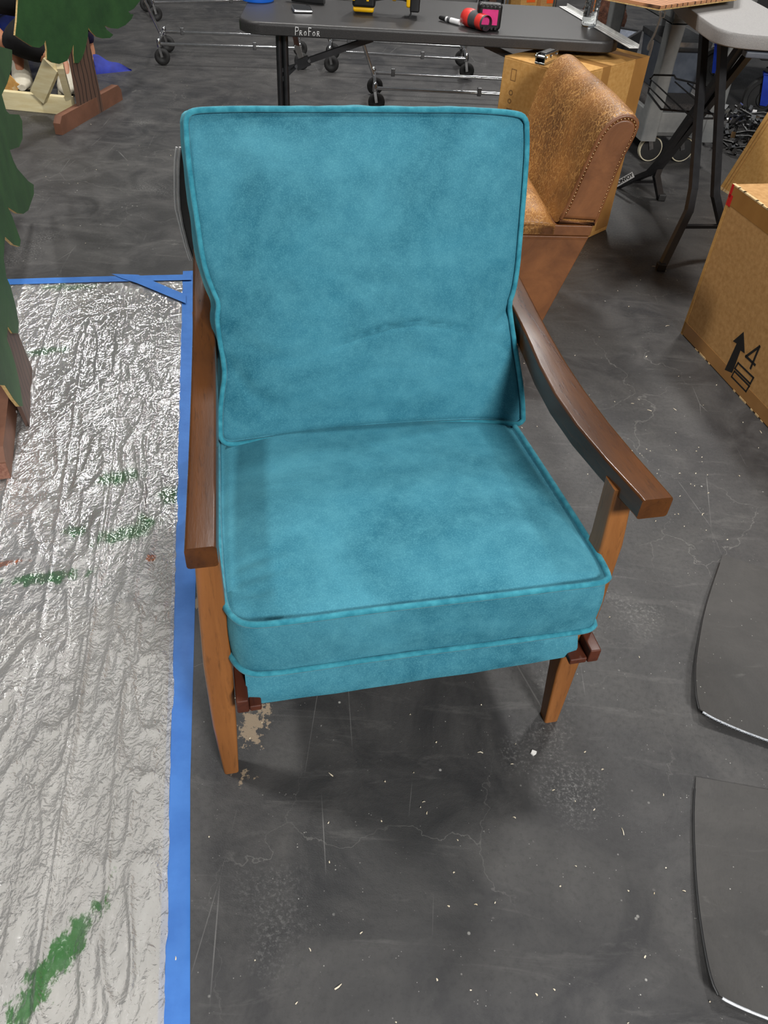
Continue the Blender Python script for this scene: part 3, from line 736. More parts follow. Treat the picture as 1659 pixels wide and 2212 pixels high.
# folded carton leaning back behind it
b2 = Vector((1.607,4.169,0)); e2 = Vector((0.3257,-0.9455,0)); pp = Vector((0.9455,0.3257,0))
lean = math.atan2(.134, .365)
r2 = carton('folded_carton', 'flattened tan carton leaning back behind the large carton at the right edge', b2, e2, pp, 1.0, .035, .72, M_card, -lean)
mb = MB(); mb.box((.03, -.0015, 0), (.034, .0, .70)); mb.box((.05, -.0012, 0), (.052, .0, .70)); mb.build('crease', M_cardtape, r2, world=False, smooth=False)
mb = MB(); mb.box((0, -.001, .0), (1.0, 0, .012)); mb.build('torn_edge', M_torn, r2, world=False, smooth=False)

# chrome bracket on the tall box
bk = thing('chrome_bracket', 'small chrome and black bracket lying on the tall cardboard box', 'bracket', (0.4811,3.296,0.702), math.radians(58))
def wb(mb, n, m, p): return mb.build(n, m, p, world=False)
mb = MB(); mb.box((-.05, -.02, 0), (.06, .02, .006), bev=.001); mb.box((-.05, -.02, .006), (.06, -.015, .034), bev=.001); mb.box((-.05, .015, .006), (.06, .02, .034), bev=.001); wb(mb, 'channel', M_chrome, bk)
mb = MB(); mb.box((-.03, -.013, .008), (.05, .013, .036), bev=.003); wb(mb, 'core', M_black, bk)
mb = MB()
for x in (-.04, .0, .045): mb.tube([(x, -.024, .022), (x, .024, .022)], .006, 8)
wb(mb, 'pin', M_chrome, bk)

# ------------------------------------------------------------------ folding table and what lies on it
TX0 = Vector((-0.6738,3.363,0.765)); tdx = Vector((.9972, .075, 0)); 
tb = thing('folding_table', 'black plastic folding table with PROFOR written on its front edge', 'table', (TX0.x, TX0.y-.0, 0), math.atan2(.075, .9972))
TLn, TWd = 1.45, .62
def rrect(x0, y0, x1, y1, r, z, n=6):
    out = []
    for cx_, cy_, a in ((x1-r, y1-r, 0), (x0+r, y1-r, 1), (x0+r, y0+r, 2), (x1-r, y0+r, 3)):
        for k in range(n+1):
            t_ = (a+k/n)*PI/2; out.append((cx_+r*math.cos(t_), cy_+r*math.sin(t_), z))
    return out
y0 = -.07; y1 = y0+TWd
mb = MB(); mb.loft([rrect(i, y0+i, TLn-i, y1-i, .085-i*.5, z) for z, i in ((.722, .006), (.726, 0), (.752, 0), (.761, .003), (.765, .008))]); wb(mb, 'tabletop', M_tabletop, tb)
mb = MB(); mb.box((.1, y0+.1, .705), (TLn-.1, y1-.1, .723)); wb(mb, 'apron', M_blackmetal, tb)
for xl, s_ in ((.145, 1), (TLn-.145, -1)):
    mb = MB()
    for dx in (0, .024): mb.tube([(xl+dx*s_, y0+.10, .715), (xl+dx*s_, y0+.10, .02)], .012, 10)
    mb.tube([(xl, y0+.03, .014), (xl, y1-.03, .014)], .013, 10)
    wb(mb, 'leg', M_blackmetal, tb)
    J0, J1, A1, A2, E1 = [Vector((xl+(q[0]-.145)*s_, q[1], q[2])) for q in ((0.2098,0.03,0.6045), (0.2607,0.03,0.6261), (0.1422,0.03,0.5835), (0.1406,0.03,0.5424), (0.5054,0.05,0.7076))]
    mb = MB(); mb.bar(A1, J0, .014); mb.bar(A2, J0, .014); mb.bar(J0, J1, .016, .034); mb.bar(J1, E1, .02); wb(mb, 'brace', M_blackmetal, tb)
    for p_ in (J0, J1): mb = MB(); mb.tube([p_+Vector((0, -.014, 0)), p_+Vector((0, .012, 0))], .006, 8); wb(mb, 'rivet', M_steel, tb)
# handwriting on the front edge
STR = {'P': [((0, 0), (.05, 1)), ((.05, 1), (.5, .95), (.55, .7), (.4, .52), (.05, .48))], 'R': [((0, 0), (.05, .7)), ((.05, .7), (.4, .66), (.42, .45), (.05, .35)), ((.15, .36), (.5, 0))], 'O': [((.2, .6), (0, .35), (.12, .02), (.36, .05), (.45, .35), (.35, .6), (.2, .6))], 'F': [((.05, 0), (.05, 1)), ((.05, 1), (.5, .96)), ((.05, .55), (.42, .55))]}
mb = MB(); x = .215; hh = .026
for ch, k in (('P', 1), ('R', .85), ('O', .85), ('F', 1), ('O', .85), ('R', .85)):
    for st_ in STR[ch]: mb.tube([(x+p[0]*hh*.85*k, y0-.0006, .729+p[1]*hh*k) for p in st_], .0011, 5)
    x += hh*.62
wb(mb, 'handwriting', M_white, tb)
# roll of blue tape
rt = thing('tape_roll', 'roll of blue masking tape at the left end of the black table', 'tape', (-0.656,3.692,0.766))
mb = MB(); mb.lathe([(.045, 0), (.064, 0), (.065, .002), (.065, .05), (.063, .052), (.045, .052), (.045, 0)], 32); wb(mb, 'tape', simple('blue_tape_roll', (16, 92, 200), (24, 104, 214), 12, .5), rt)
mb = MB(); mb.lathe([(.040, .0), (.0455, .0), (.0455, .05), (.040, .05), (.040, 0)], 32); wb(mb, 'core', M_paper, rt)
# dark utility tool
ut = thing('utility_knife', 'black utility knife with a brass blade tip, behind the phone', 'knife', (-0.4597,3.699,0.767), math.radians(-8))
mb = MB(); mb.loft([section((x, 0, .014), ((0, 1, 0), (0, 0, 1)), w_, .026, .006) for x, w_ in ((-.06, .024), (-.02, .03), (.05, .034), (.075, .03))]); wb(mb, 'handle', M_black, ut)
mb = MB(); mb.box((-.085, -.008, .005), (-.058, .008, .02), bev=.003); wb(mb, 'tip', simple('brass_tip', (160, 124, 50), (130, 96, 40), 30, .4, .7), ut)
mb = MB(); mb.box((.0, -.012, .026), (.04, .012, .032), bev=.003); wb(mb, 'slider', M_greyrub, ut)
ph = thing('phone', 'small phone with a silver rim lying on the black table', 'phone', (-0.4592,3.546,0.766), math.radians(14))
mb = MB(); mb.box((-.037, -.05, 0), (.037, .05, .011), bev=.004); wb(mb, 'case', M_chrome, ph)
mb = MB(); mb.box((-.033, -.046, .0105), (.033, .046, .0122), bev=.0008); wb(mb, 'screen', simple('black_glass', (14, 14, 16), None, rough=.08), ph)
pa = thing('paper_sheet', 'white paper sheet lying between the knife and the yellow power tool', 'paper', (-0.3491,3.825,0.7662), .05)
mb = MB(); mb.box((-.078, -.01, 0), (.078, .16, .002)); wb(mb, 'sheets', M_paper, pa)
# yellow and black power tool lying on its side
pt = thing('power_tool', 'yellow and black cordless power tool lying on the black table', 'power tool', (-0.1288,3.581,0.766), .02)
mb = MB(); mb.box((-.135, -.03, .022), (-.045, .06, .115), bev=.012, seg=3); wb(mb, 'battery', M_black, pt)
mb = MB(); mb.box((-.132, -.024, .006), (-.05, .055, .026), bev=.008); wb(mb, 'battery_base', M_yellow, pt)
for x_ in (-.134, -.08): mb = MB(); mb.box((x_, -.034, .045), (x_+.01, -.028, .112), bev=.002); wb(mb, 'side_stripe', M_yellow, pt)
mb = MB(); mb.box((-.113, -.0345, .05), (-.09, -.029, .11), bev=.001); wb(mb, 'label', M_white, pt)
mb = MB(); mb.box((-.107, -.036, .06), (-.096, -.034, .11)); wb(mb, 'label_print', M_ink, pt)
mb = MB(); mb.tube([(-.05, .015, .07), (.0, .015, .072), (.06, .015, .074), (.085, .015, .075)], [.03, .024, .026, .034], 16); wb(mb, 'handle', M_greyrub, pt)
mb = MB(); mb.tube([(.02, .015, .073), (.03, .015, .073), (.034, .015, .073)], [.0285, .029, .0285], 16); wb(mb, 'collar', M_yellow, pt)
mb = MB(); mb.box((.075, -.022, .03), (.10, .05, .13), bev=.008); wb(mb, 'head', M_yellow, pt)
mb = MB(); mb.box((.09, -.03, .018), (.128, .055, .14), bev=.006); wb(mb, 'shoe', M_black, pt)
mb = MB(); mb.tube([(.093, -.02, .03), (.095, -.022, .012), (.088, -.022, .004), (.07, -.022, .003)], .003, 8); wb(mb, 'hook', M_black, pt)
# marker
mA, mB_ = Vector((0.08053,3.549,0.775)), Vector((0.1568,3.48,0.775))
mk = thing('marker_pen', 'black and white marker pen lying left of the red tool', 'marker', (mA.x, mA.y, .766))
Mx = aim((mA.x, mA.y, .7755), (mB_.x, mB_.y, .7755)); ln = (mB_-mA).length
mb = MB(); mb.lathe([(0, 0), (.006, 0), (.0075, .004), (.0092, .03), (.0092, .034)], 16, Mx); mb.build('cap', M_black, mk)
mb = MB(); mb.lathe([(.009, .034), (.0095, .036), (.0095, ln-.004), (.008, ln), (0, ln)], 16, Mx); mb.build('barrel', M_white, mk)
mb = MB(); mb.lathe([(.0097, ln*.42), (.0098, ln*.43), (.0098, ln*.55), (.0097, ln*.56)], 16, Mx)
mb.build('print_band', M_greyrub, mk)
# red power tool with pink battery label
rA, rB = Vector((0.1728,3.502,0.795)), Vector((0.2593,3.381,0.795))
rd = thing('red_tool', 'red and grey cordless tool with a pink label on its battery end', 'power tool', (rA.x, rA.y, .766))
Mx = aim(rA, rB); ln = (rB-rA).length
mb = MB(); mb.lathe([(0, -.004), (.014, -.004), (.017, .0), (.017, .012), (.012, .014)], 18, Mx); mb.build('nose', M_black, rd)
mb = MB(); mb.lathe([(.018, .006), (.028, .012), (.031, .03), (.031, .05), (.029, .058)], 20, Mx); mb.build('head', M_red, rd)
mb = MB(); mb.lathe([(.029, .056), (.03, .06), (.026, .1), (.0255, ln-.01)], 20, Mx); mb.build('grip', M_greyrub, rd)
mb = MB(); mb.lathe([(.0265, .095), (.0275, .10), (.0265, .125), (.0258, .128)], 20, Mx @ Matrix.Rotation(.4, 4, 'Z')); mb.build('accent', M_red, rd)
e = thing_end = Vector((0.2627,3.439,0.792))
Mb = Matrix.Translation((e.x, e.y, .767)) @ Matrix.Rotation(math.radians(2), 4, 'Z')
mb = MB(); mb.box((-.046, -.02, 0), (.046, .03, .086), M=Mb, bev=.012, seg=3); mb.build('battery', M_black, rd)
mb = MB(); mb.box((-.029, -.0215, .018), (.031, -.0195, .068), M=Mb, bev=.0006); mb.build('battery_label', M_pink, rd)
mb = MB()
for k in range(5):
    x = -.036+.0145*k; mb.box((x, -.0245, .003), (x+.009, -.018, .0125), M=Mb, bev=.001); mb.box((x, -.0245, .073), (x+.009, -.018, .083), M=Mb, bev=.001)
mb.build('ribs', M_rubber, rd, kind='stuff')
# water bottle
def water():
    t = NT('clear_bottle'); t.col((240, 244, 246)); t.set(Transmission_Weight=1.0, Roughness=.03, IOR=1.25); return t.m
wbp = (0.6766,3.634,0.766)
wt = thing('water_bottle', 'clear plastic water bottle with a red cap on the right end of the table', 'bottle', wbp)
pr = [(0, .003), (.014, .001), (.024, .0), (.029, .004), (.03, .012)]
for k in range(7): z = .02+k*.016; pr += [(.0285, z), (.0305, z+.006), (.0285, z+.012)]
pr += [(.031, .135), (.03, .15), (.024, .17), (.013, .188), (.012, .20)]
mb = MB(); mb.lathe(pr, 28); wb(mb, 'bottle_body', water(), wt)
mb = MB(); mb.lathe([(0, .214), (.0135, .214), (.0145, .212), (.0145, .198), (.0125, .197)], 20); wb(mb, 'cap', M_red, wt)
# aluminium rule
qA, qB = Vector((0.6197,4.006,0.768)), Vector((0.7927,3.29,0.768))
ru = thing('metal_rule', 'long silver angle rule lying diagonally over the right end of the table', 'ruler', (qA.x, qA.y, .766))
dq = (qB-qA).normalized(); nq = Vector((-dq.y, dq.x, 0))
mb = MB(); mb.bar(qA, qB, .036, .002); mb.bar(qA+nq*.018+Vector((0, 0, .006)), qB+nq*.018+Vector((0, 0, .006)), .002, .012); mb.build('rule', simple('pale_aluminium', (226, 226, 222), (204, 204, 202), 18, .45, .25), ru)
mb = MB(); L_ = (qB-qA).length; k = .02
while k < L_-.01:
    p = qA+dq*k+Vector((0, 0, .0012)); 
    for s_ in (-.009, .006): mb.bar(p+nq*s_, p+nq*(s_+.005), .0022, .0006)
    k += .012
mb.build('scale_marks', M_greyrub, ru, kind='stuff')

# ------------------------------------------------------------------ chrome garment racks
def make_rack():
    r = thing('garment_rack', 'x', 'garment rack'); Lr, Wr = .92, .35
    for y, nm in ((-.0, 0), (Wr, 1)):
        mb = MB(); mb.tube([(0, y, .125), (Lr, y, .125)], .0105, 10); mb.build('base_rail', M_chrome, r, world=False)
    for x, s_ in ((0, -1), (Lr, 1)):
        mb = MB(); mb.tube([(x, 0, .125), (x, Wr*.35, .15), (x, Wr*.65, .15), (x, Wr, .125)], .009, 8); mb.build('end_bar', M_chrome, r, world=False)
        mb = MB(); mb.tube([(x, Wr/2, .14), (x+.05*s_, Wr/2, .26), (x+.095*s_, Wr/2, .37), (x+.105*s_, Wr/2, .42), (x+.105*s_, Wr/2, 1.55)], .0105, 10); mb.build('upright', M_chrome, r, world=False)
        for y in (0, Wr):
            mb = MB(); mb.lathe([(0, .105), (.014, .107), (.015, .145), (.01, .156), (0, .16)], 12, Matrix.Translation((x, y, 0)))
            for q in (-.016, .016): mb.bar((x, y+q, .11), (x+.012, y+q, .05), .016, .003, up=(0, 1, 0))
            fk = mb.build('caster', M_chrome, r, world=False)
            mb = MB(); mb.lathe([(0, -.011), (.02, -.011), (.022, -.013), (.045, -.012), (.05, -.008), (.05, .008), (.045, .012), (.022, .013), (.02, .011), (0, .011)], 22, Matrix.Translation((x+.012, y, .051)) @ Matrix.Rotation(PI/2, 4, 'X'))
            wh = mb.build('wheel', M_rubber, fk, world=False)
    mb = MB(); mb.tube([(-.105, Wr/2, 1.55), (Lr+.105, Wr/2, 1.55)], .0105, 8); mb.build('top_bar', M_chrome, r, world=False)
    for x, y in ((.12, Wr), (.62, 0)):
        mb = MB(); mb.box((x-.01, y-.014, .11), (x+.014, y+.014, .155), bev=.003); mb.build('clip', M_steel, r, world=False)
    return r
proto = make_rack()
RK = [((-1.693,5.767,0), (-0.7938,5.907,0), 'chrome rolling garment rack left of the table leg, in front of the farther rack'),
      ((-2.073,7.036,0), (-1.455,7.352,0), 'farthest chrome rolling garment rack at the top left'),
      ((-0.5805,5.892,0), (0.3201,5.955,0), 'chrome rolling garment rack behind the table, under the yellow power tool'),
      ((-0.231,5.081,0), (0.669,5.156,0), 'nearest chrome rolling garment rack, low behind the teal backrest')]
for i, (a, b, lab) in enumerate(RK):
    o = proto if i == 0 else copy_tree(proto)
    o.matrix_world = Matrix.Translation((a[0], a[1], 0)) @ Matrix.Rotation(math.atan2(b[1]-a[1], b[0]-a[0]), 4, 'Z')
    tag(o, lab, 'garment rack', 'chrome garment racks')
bpy.context.view_layer.update()
# brown and white brush leaning on the rack
q0, q1, q2 = Vector((-0.5127,3.9,0.5225)), Vector((-0.5301,3.9,0.572)), Vector((-0.4964,3.544,0.722))
pb = thing('brown_strap', 'brown strap with a white end hanging behind the table leg', 'strap', (q0.x, q0.y, q0.z))
mb = MB(); mb.bar(q2, q1, .022, .005, up=(0, 1, 0)); mb.build('strap', simple('brown_strap', (122, 66, 34), (104, 54, 28), 20, .6), pb)
mb = MB(); mb.bar(q1, q1.lerp(q0, .55), .026, .006, up=(0, 1, 0)); mb.bar(q1.lerp(q0, .5), q0, .024, .005, up=(0, 1, 0)); mb.build('white_end', M_white, pb)

# far boxes and a far rack behind the table
for lab, p, q, h in (('far kraft box with an orange label behind the table', (0.9303,8.54,0), (1.089,8.618,0), .42), ('far dark tan box right of the one with the orange label', (1.118,8.563,0), (1.274,8.64,0), .40)):
    d = Vector(q)-Vector(p)
    r = carton('far_box', lab, (p[0], p[1], 0), d, (-d.y, d.x, 0), d.length, .22, h, M_card2 if 'dark' in lab else M_card)
    if 'orange' in lab:
        mb = MB(); mb.box((.06, -.002, .06), (.15, 0, .30)); mb.build('orange_label', M_orange, r, world=False, smooth=False)
    else:
        mb = MB(); mb.box((.03, -.002, .18), (.08, 0, .30)); mb.build('yellow_label', M_yellow, r, world=False, smooth=False)
st1 = thing('display_stand', 'dark stand with chrome uprights far behind the red tool', 'stand', (0.6625,8.618,0))
for x in (1034, 1082):
    p = Vector(((0.6625,8.618,0))); 
    mb = MB(); mb.tube([(p.x+(x-1058)*.0052, p.y, 0), (p.x+(x-1058)*.0052, p.y, 1.3)], .016, 10); mb.build('upright', M_chrome, st1)
mb = MB(); mb.box((p.x-.02, p.y+.02, .02), (p.x+.05, p.y+.05, 1.0), bev=.005); mb.build('brown_board', simple('dark_brown_board', (60, 34, 18), (84, 48, 22), 12, .5), st1)
mb = MB(); mb.box((p.x-.09, p.y+.06, .0), (p.x+.12, p.y+.3, 1.1), bev=.01); mb.build('case', M_black, st1)

# ------------------------------------------------------------------ painted cardboard trees
def tree(label, outline, trunk, n, foot_a, foot_b, foot_h, leafs, tm, side):
    n = Vector(n); r = thing('cardboard_tree', label, 'stage prop', foot_a)
    mb = MB(); mb.prism([Vector(p)+n*.012 for p in trunk], n*.01); mb.build('trunk', tm, r, smooth=False)
    pts = [Vector(p)+n*.026 for p in outline]
    mb = MB(); mb.prism(pts, n*.0012); lf = mb.build('foliage', M_green, r, smooth=False)
    mb = MB(); mb.prism([p-n*.009 for p in pts], n*.0089); mb.build('cut_edge', M_kraftedge, lf, smooth=False)
    a, b = Vector(foot_a), Vector(foot_b); d = (b-a).normalized(); q = Vector((0, 0, 1)); z0 = a.z
    prof = [(0, 0), (0, foot_h*.65), (foot_h*.35, foot_h), ((b-a).length-foot_h*.35, foot_h), ((b-a).length, foot_h*.65), ((b-a).length, 0)]
    mb = MB(); mb.prism([a+d*x+q*z for x, z in prof], n*-.04*side)
    mb.build('foot', M_brownpaint, r, smooth=False)
    return r
footA0, footA1 = (-1.866,4.276,0), (-1.75,4.958,0)
NA = Vector((0.9824,-0.187,0)); NB = Vector((0.9432,0.3321,0))
outA = ((-1.635,5.433,0.7193),(-1.648,5.368,0.5281),(-1.66,5.305,0.4459),(-1.677,5.216,0.4183),(-1.689,5.149,0.4153),(-1.686,5.165,0.4012),(-1.679,5.202,0.3931),(-1.685,5.173,0.3748),(-1.7,5.095,0.3581),(-1.717,5.003,0.356),(-1.731,4.93,0.371),(-1.743,4.868,0.395),(-1.74,4.885,0.3723),(-1.734,4.914,0.3539),(-1.728,4.943,0.3372),(-1.736,4.904,0.3287),(-1.751,4.827,0.3406),(-1.762,4.766,0.3607),(-1.769,4.729,0.3891),(-1.774,4.706,0.4146),(-1.778,4.686,0.3755),(-1.786,4.639,0.3284),(-1.795,4.596,0.2934),(-1.803,4.553,0.2784),(-1.81,4.515,0.2863),(-1.809,4.522,0.3256),(-1.805,4.54,0.3687),(-1.813,4.501,0.3384),(-1.822,4.453,0.3099),(-1.836,4.38,0.3105),(-1.846,4.324,0.3284),(-1.854,4.285,0.3529),(-1.851,4.302,0.392),(-1.85,4.307,0.4311),(-1.854,4.284,0.4156),(-1.862,4.241,0.4098),(-1.871,4.193,0.4233),(-1.881,4.144,0.4519),(-1.893,4.081,0.4921),(-1.886,4.115,0.542),(-1.878,4.16,0.6172),(-1.874,4.18,0.7213),(-1.863,4.239,0.8351))
trA = ((-1.817,4.477,0.0002355),(-1.771,4.722,-0.0002455),(-1.773,4.709,0.1891),(-1.776,4.691,0.4129),(-1.815,4.49,0.4483),(-1.815,4.49,0.2374))
ta = tree('green painted cardboard tree with bark-striped trunk and pine bracing, top left', outA, trA, NA, footA0, footA1, .085, None, M_trunk, -1)
# pine bracing behind the trunk
w0 = Vector((-1.877,4.616,0)); w1 = Vector((-2.423,4.661,0))
mb = MB(); d = (w1-w0).normalized(); u = Vector((d.y, -d.x, 0))
mb.bar(w0+Vector((0, 0, .045)), w1+Vector((0, 0, .045)), .04, .09); mb.build('brace_rail', M_pine, ta, smooth=False)
top = Vector((-1.822,4.453,0.2886)); 
mb = MB(); mb.bar(w0+d*.02+Vector((0, 0, .09)), Vector((top.x, top.y, top.z))+d*.02, .034, .05); mb.build('brace_post', M_pine, ta, smooth=False)
p = Vector((-2.037,4.56,0.1))
mb = MB(); mb.bar(p, Vector((top.x, top.y, top.z))+d*.06, .035, .085, up=(-.7, .1, .7)); mb.build('brace_diagonal', M_pine, ta, smooth=False)

outB = ((-1.322,2.507,0.8079),(-1.563,3.191,0.6479),(-1.709,3.605,0.5405),(-1.681,3.527,0.525),(-1.642,3.415,0.5159),(-1.557,3.174,0.5296),(-1.475,2.941,0.5546),(-1.478,2.95,0.4992),(-1.504,3.022,0.4669),(-1.604,3.306,0.3803),(-1.622,3.357,0.3404),(-1.573,3.22,0.3171),(-1.515,3.054,0.3414),(-1.419,2.782,0.4224),(-1.427,2.804,0.3804),(-1.443,2.85,0.3352),(-1.519,3.066,0.2093),(-1.572,3.215,0.1377),(-1.546,3.143,0.1281),(-1.448,2.863,0.1781),(-1.393,2.708,0.2296),(-1.348,2.581,0.2845),(-1.289,2.412,0.3761),(-1.303,2.452,0.3263),(-1.307,2.464,0.2904),(-1.315,2.487,0.2327),(-1.297,2.435,0.2345),(-1.259,2.328,0.2904),(-1.22,2.216,0.3678),(-1.176,2.092,0.3583),(-1.162,2.052,0.3214),(-1.17,2.074,0.2785),(-1.166,2.064,0.2274),(-1.157,2.036,0.182),(-1.137,1.98,0.1813),(-1.109,1.902,0.2282),(-1.097,1.868,0.2712),(-1.076,1.807,0.2665),(-1.08,1.818,0.2243),(-1.077,1.811,0.1771),(-1.071,1.793,0.1361),(-1.053,1.743,0.09381),(-1.041,1.707,0.12),(-1.026,1.665,0.1746),(-1.009,1.618,0.2488),(-0.9129,1.344,0.4432))
trB = ((-1.063,1.772,0),(-1.163,2.055,-0.001788),(-1.167,2.065,0.005259),(-1.146,2.007,0.1715),(-1.116,1.921,0.3883),(-1.03,1.676,0.5129),(-1.024,1.66,0.3232))
tbz = tree('green painted cardboard tree with striped trunk standing on the plastic sheet, left edge', outB, trB, NB, (-0.9976,1.54,0.012), (-1.207,2.158,0.012), .085, None, M_trunkB, 1)
fa = Vector((-0.9976,1.54,0)); fb = Vector((-1.207,2.158,0))
d = (fb-fa).normalized()
mb = MB(); M_ = frame(fa-d*.0012+Vector((0, 0, .012)), -NB, (0, 0, 1)); mb.box((.001, .002, 0), (.039, .052, .0012), M=M_); mb.build('end_face', M_endgrain, tbz, smooth=False)
# white board peeking out under the near tree
wbp = (-1.121,1.732,0)
wbd = thing('white_board', 'white board scrap on the sheet under the near green tree', 'board', wbp)
mb = MB(); mb.box((-.10, -.10, .018), (.03, .09, .025), bev=.001); wb(mb, 'board', M_white, wbd)
# torn cardboard piece
tc = thing('torn_cardboard', 'torn piece of orange-brown cardboard beside the pine bracing at the left edge', 'cardboard', (-2.352,4.808,0))
PT0 = Vector((-2.35,4.789,0)); 
TP = ((-2.459,4.75,0.008014),(-2.337,4.75,0.01833),(-2.296,4.75,0.02095),(-2.276,4.75,0.03668),(-2.279,4.75,0.04609),(-2.258,4.75,0.05459),(-2.248,4.75,0.04329),(-2.24,4.75,0.06533),(-2.23,4.75,0.07309),(-2.24,4.75,0.08429),(-2.218,4.75,0.0975),(-2.236,4.75,0.1081),(-2.243,4.75,0.1217),(-2.259,4.75,0.1394),(-2.279,4.75,0.1773),(-2.314,4.75,0.1912),(-2.413,4.75,0.162))
mb = MB(); mb.prism(TP, (0, .008, 0)); mb.build('panel', M_card, tc, smooth=False)
TP2 = ((-2.267,4.748,0.07832),(-2.251,4.748,0.0864),(-2.246,4.748,0.09617),(-2.243,4.748,0.07986),(-2.236,4.748,0.06606),(-2.249,4.748,0.0581),(-2.255,4.748,0.06243))
mb = MB(); mb.prism(TP2, (0, .002, 0)); mb.build('torn_edge', M_torn, tc, smooth=False)

# ------------------------------------------------------------------ crouching person behind the far tree
J = dict(pel=(-2.12, 5.50, .40), sp=(-2.2, 5.48, .60), ch=(-2.33, 5.44, .80), nk=(-2.45, 5.40, .96), hd=(-2.52, 5.36, 1.08), ht=(-2.56, 5.34, 1.18),
    hl=(-2.16, 5.42, .37), kl=(-2.62, 5.10, .46), al=(-2.375, 5.16, .135), tl=(-2.325, 5.02, .03),
    hr=(-2.08, 5.42, .36), kr=(-2.37, 5.04, .24), ar=(-2.09, 5.14, .13), tr=(-2.045, 4.99, .03),
    sr=(-2.27, 5.60, .84), er=(-2.20, 5.74, .46), wr=(-2.145, 5.73, .12), pr=(-2.13, 5.715, .055),
    slf=(-2.40, 5.26, .84), el=(-2.62, 5.0, .62), wl=(-2.66, 4.86, .52), pl=(-2.67, 4.80, .50))
def skin(name, chains, m, parent, sub=2):
    vs = []; es = []; rs = []; idx = {}
    for ch in chains:
        last = None
        for key, r in ch:
            p = J[key] if isinstance(key, str) else key
            if tuple(p) not in idx: idx[tuple(p)] = len(vs); vs.append(tuple(p)); rs.append(r)
            k = idx[tuple(p)]
            if last is not None: es.append((last, k))
            last = k
    me = bpy.data.meshes.new(name); me.from_pydata(vs, es, [])
    me.materials.append(m); o = bpy.data.objects.new(name, me); COL.objects.link(o)
    o.modifiers.new('skin', 'SKIN').use_smooth_shade = True; o.modifiers.new('sub', 'SUBSURF').levels = sub
    for i, r in enumerate(rs): me.skin_vertices[0].data[i].radius = (r, r)
    me.skin_vertices[0].data[0].use_root = True
    bpy.context.view_layer.update()
    e = o.evaluated_get(bpy.context.evaluated_depsgraph_get()); m2 = bpy.data.meshes.new_from_object(e)
    mb = MB(); mb.add([v.co.copy() for v in m2.vertices], [tuple(p.vertices) for p in m2.polygons]); bpy.data.objects.remove(o)
    return mb.build(name, m, parent)
pe = thing('person', 'person in dark trousers and purple shirt crouching behind the far green tree', 'person', (-2.2, 5.3, 0))
fing = [[('pr', .022), ((-2.13+dx*.6, 5.69-.0*dx, .03), .011), ((-2.13+dx, 5.665, .016), .0095), ((-2.13+dx*1.15, 5.64, .012), .008)] for dx in (-.03, -.01, .012, .03)]
fing.append([('pr', .022), ((-2.165, 5.715, .03), .011), ((-2.18, 5.70, .014), .009)])
body = skin('body', [[('pel', .13), ('sp', .12), ('ch', .14), ('nk', .06), ('hd', .09), ('ht', .08)], [('pel', .13), ('hl', .085), ('kl', .058), ('al', .036), ('tl', .03)], [('pel', .13), ('hr', .085), ('kr', .058), ('ar', .036), ('tr', .03)],
    [('ch', .14), ('sr', .055), ('er', .042), ('wr', .028), ('pr', .024)], [('ch', .14), ('slf', .055), ('el', .042), ('wl', .028), ('pl', .026)]]+fing, M_skin, pe)
hm = [(-2.42, 5.13, .215), (-2.2, 5.11, .18)]
skin('trousers', [[('pel', .155), ('hl', .11), ('kl', .078)], [('pel', .155), ('hr', .12), ('kr', .09), ((-2.17, 5.13, .17), .062)]], M_blackcloth, pe)
skin('shirt', [[((-2.15, 5.5, .48), .15), ('sp', .15), ('ch', .165), ((-2.42, 5.41, .92), .09)], [('ch', .165), ('sr', .075), ('er', .062), ((-2.145, 5.728, .09), .048)], [('ch', .165), ('slf', .075), ('el', .062), ('wl', .046)]], M_navy, pe)
skin('hair', [[((-2.50, 5.38, 1.12), .095), ((-2.55, 5.36, 1.2), .085)]], M_fur, pe)
for a_, t_ in (('al', 'tl'), ('ar', 'tr')):
    A_ = Vector(J[a_]); T_ = Vector(J[t_]); d_ = (T_-A_); fw = Vector((d_.x, d_.y, 0)).normalized(); sd = Vector((-fw.y, fw.x, 0))
    skin('sock', [[(tuple(A_+Vector((0, 0, .05))-fw*.01+(Vector(J['kl' if a_ == 'al' else 'kr'])-A_).normalized()*.03), .046), (tuple(A_+Vector((0, 0, -.01))), .046)]], M_sock, pe)
    mb = MB(); rings = []
    for q, w_, h_ in ((-.35, .036, .07), (-.2, .046, .10), (.2, .052, .11), (.6, .056, .085), (1.0, .058, .065), (1.3, .05, .05), (1.5, .024, .03)):
        c_ = A_+d_*q+Vector((0, 0, -.035)); c_.z = max(c_.z, h_*.5+.012)
        rings.append([c_+sd*w_*math.cos(k*PI/6)+Vector((0, 0, 1))*h_*.55*math.sin(k*PI/6)+fw*.3*h_*math.sin(k*PI/6)*0 for k in range(12)])
    mb.loft(rings); shoe = mb.build('shoe', M_shoe, pe)
    mb = MB(); mb.loft([[c0+Vector((0, 0, z_)) for c0 in [A_+d_*q+sd*w_*sg+Vector((0, 0, -.075 if q < 0 else -.065+.02*q)) for q, w_, sg in ((-.38, .034, 1), (.2, .054, 1), (1.0, .06, 1), (1.45, .036, 1), (1.45, .036, -1), (1.0, .06, -1), (.2, .054, -1), (-.38, .034, -1))]] for z_ in (0, .018)]); mb.build('sole', M_cream, shoe)

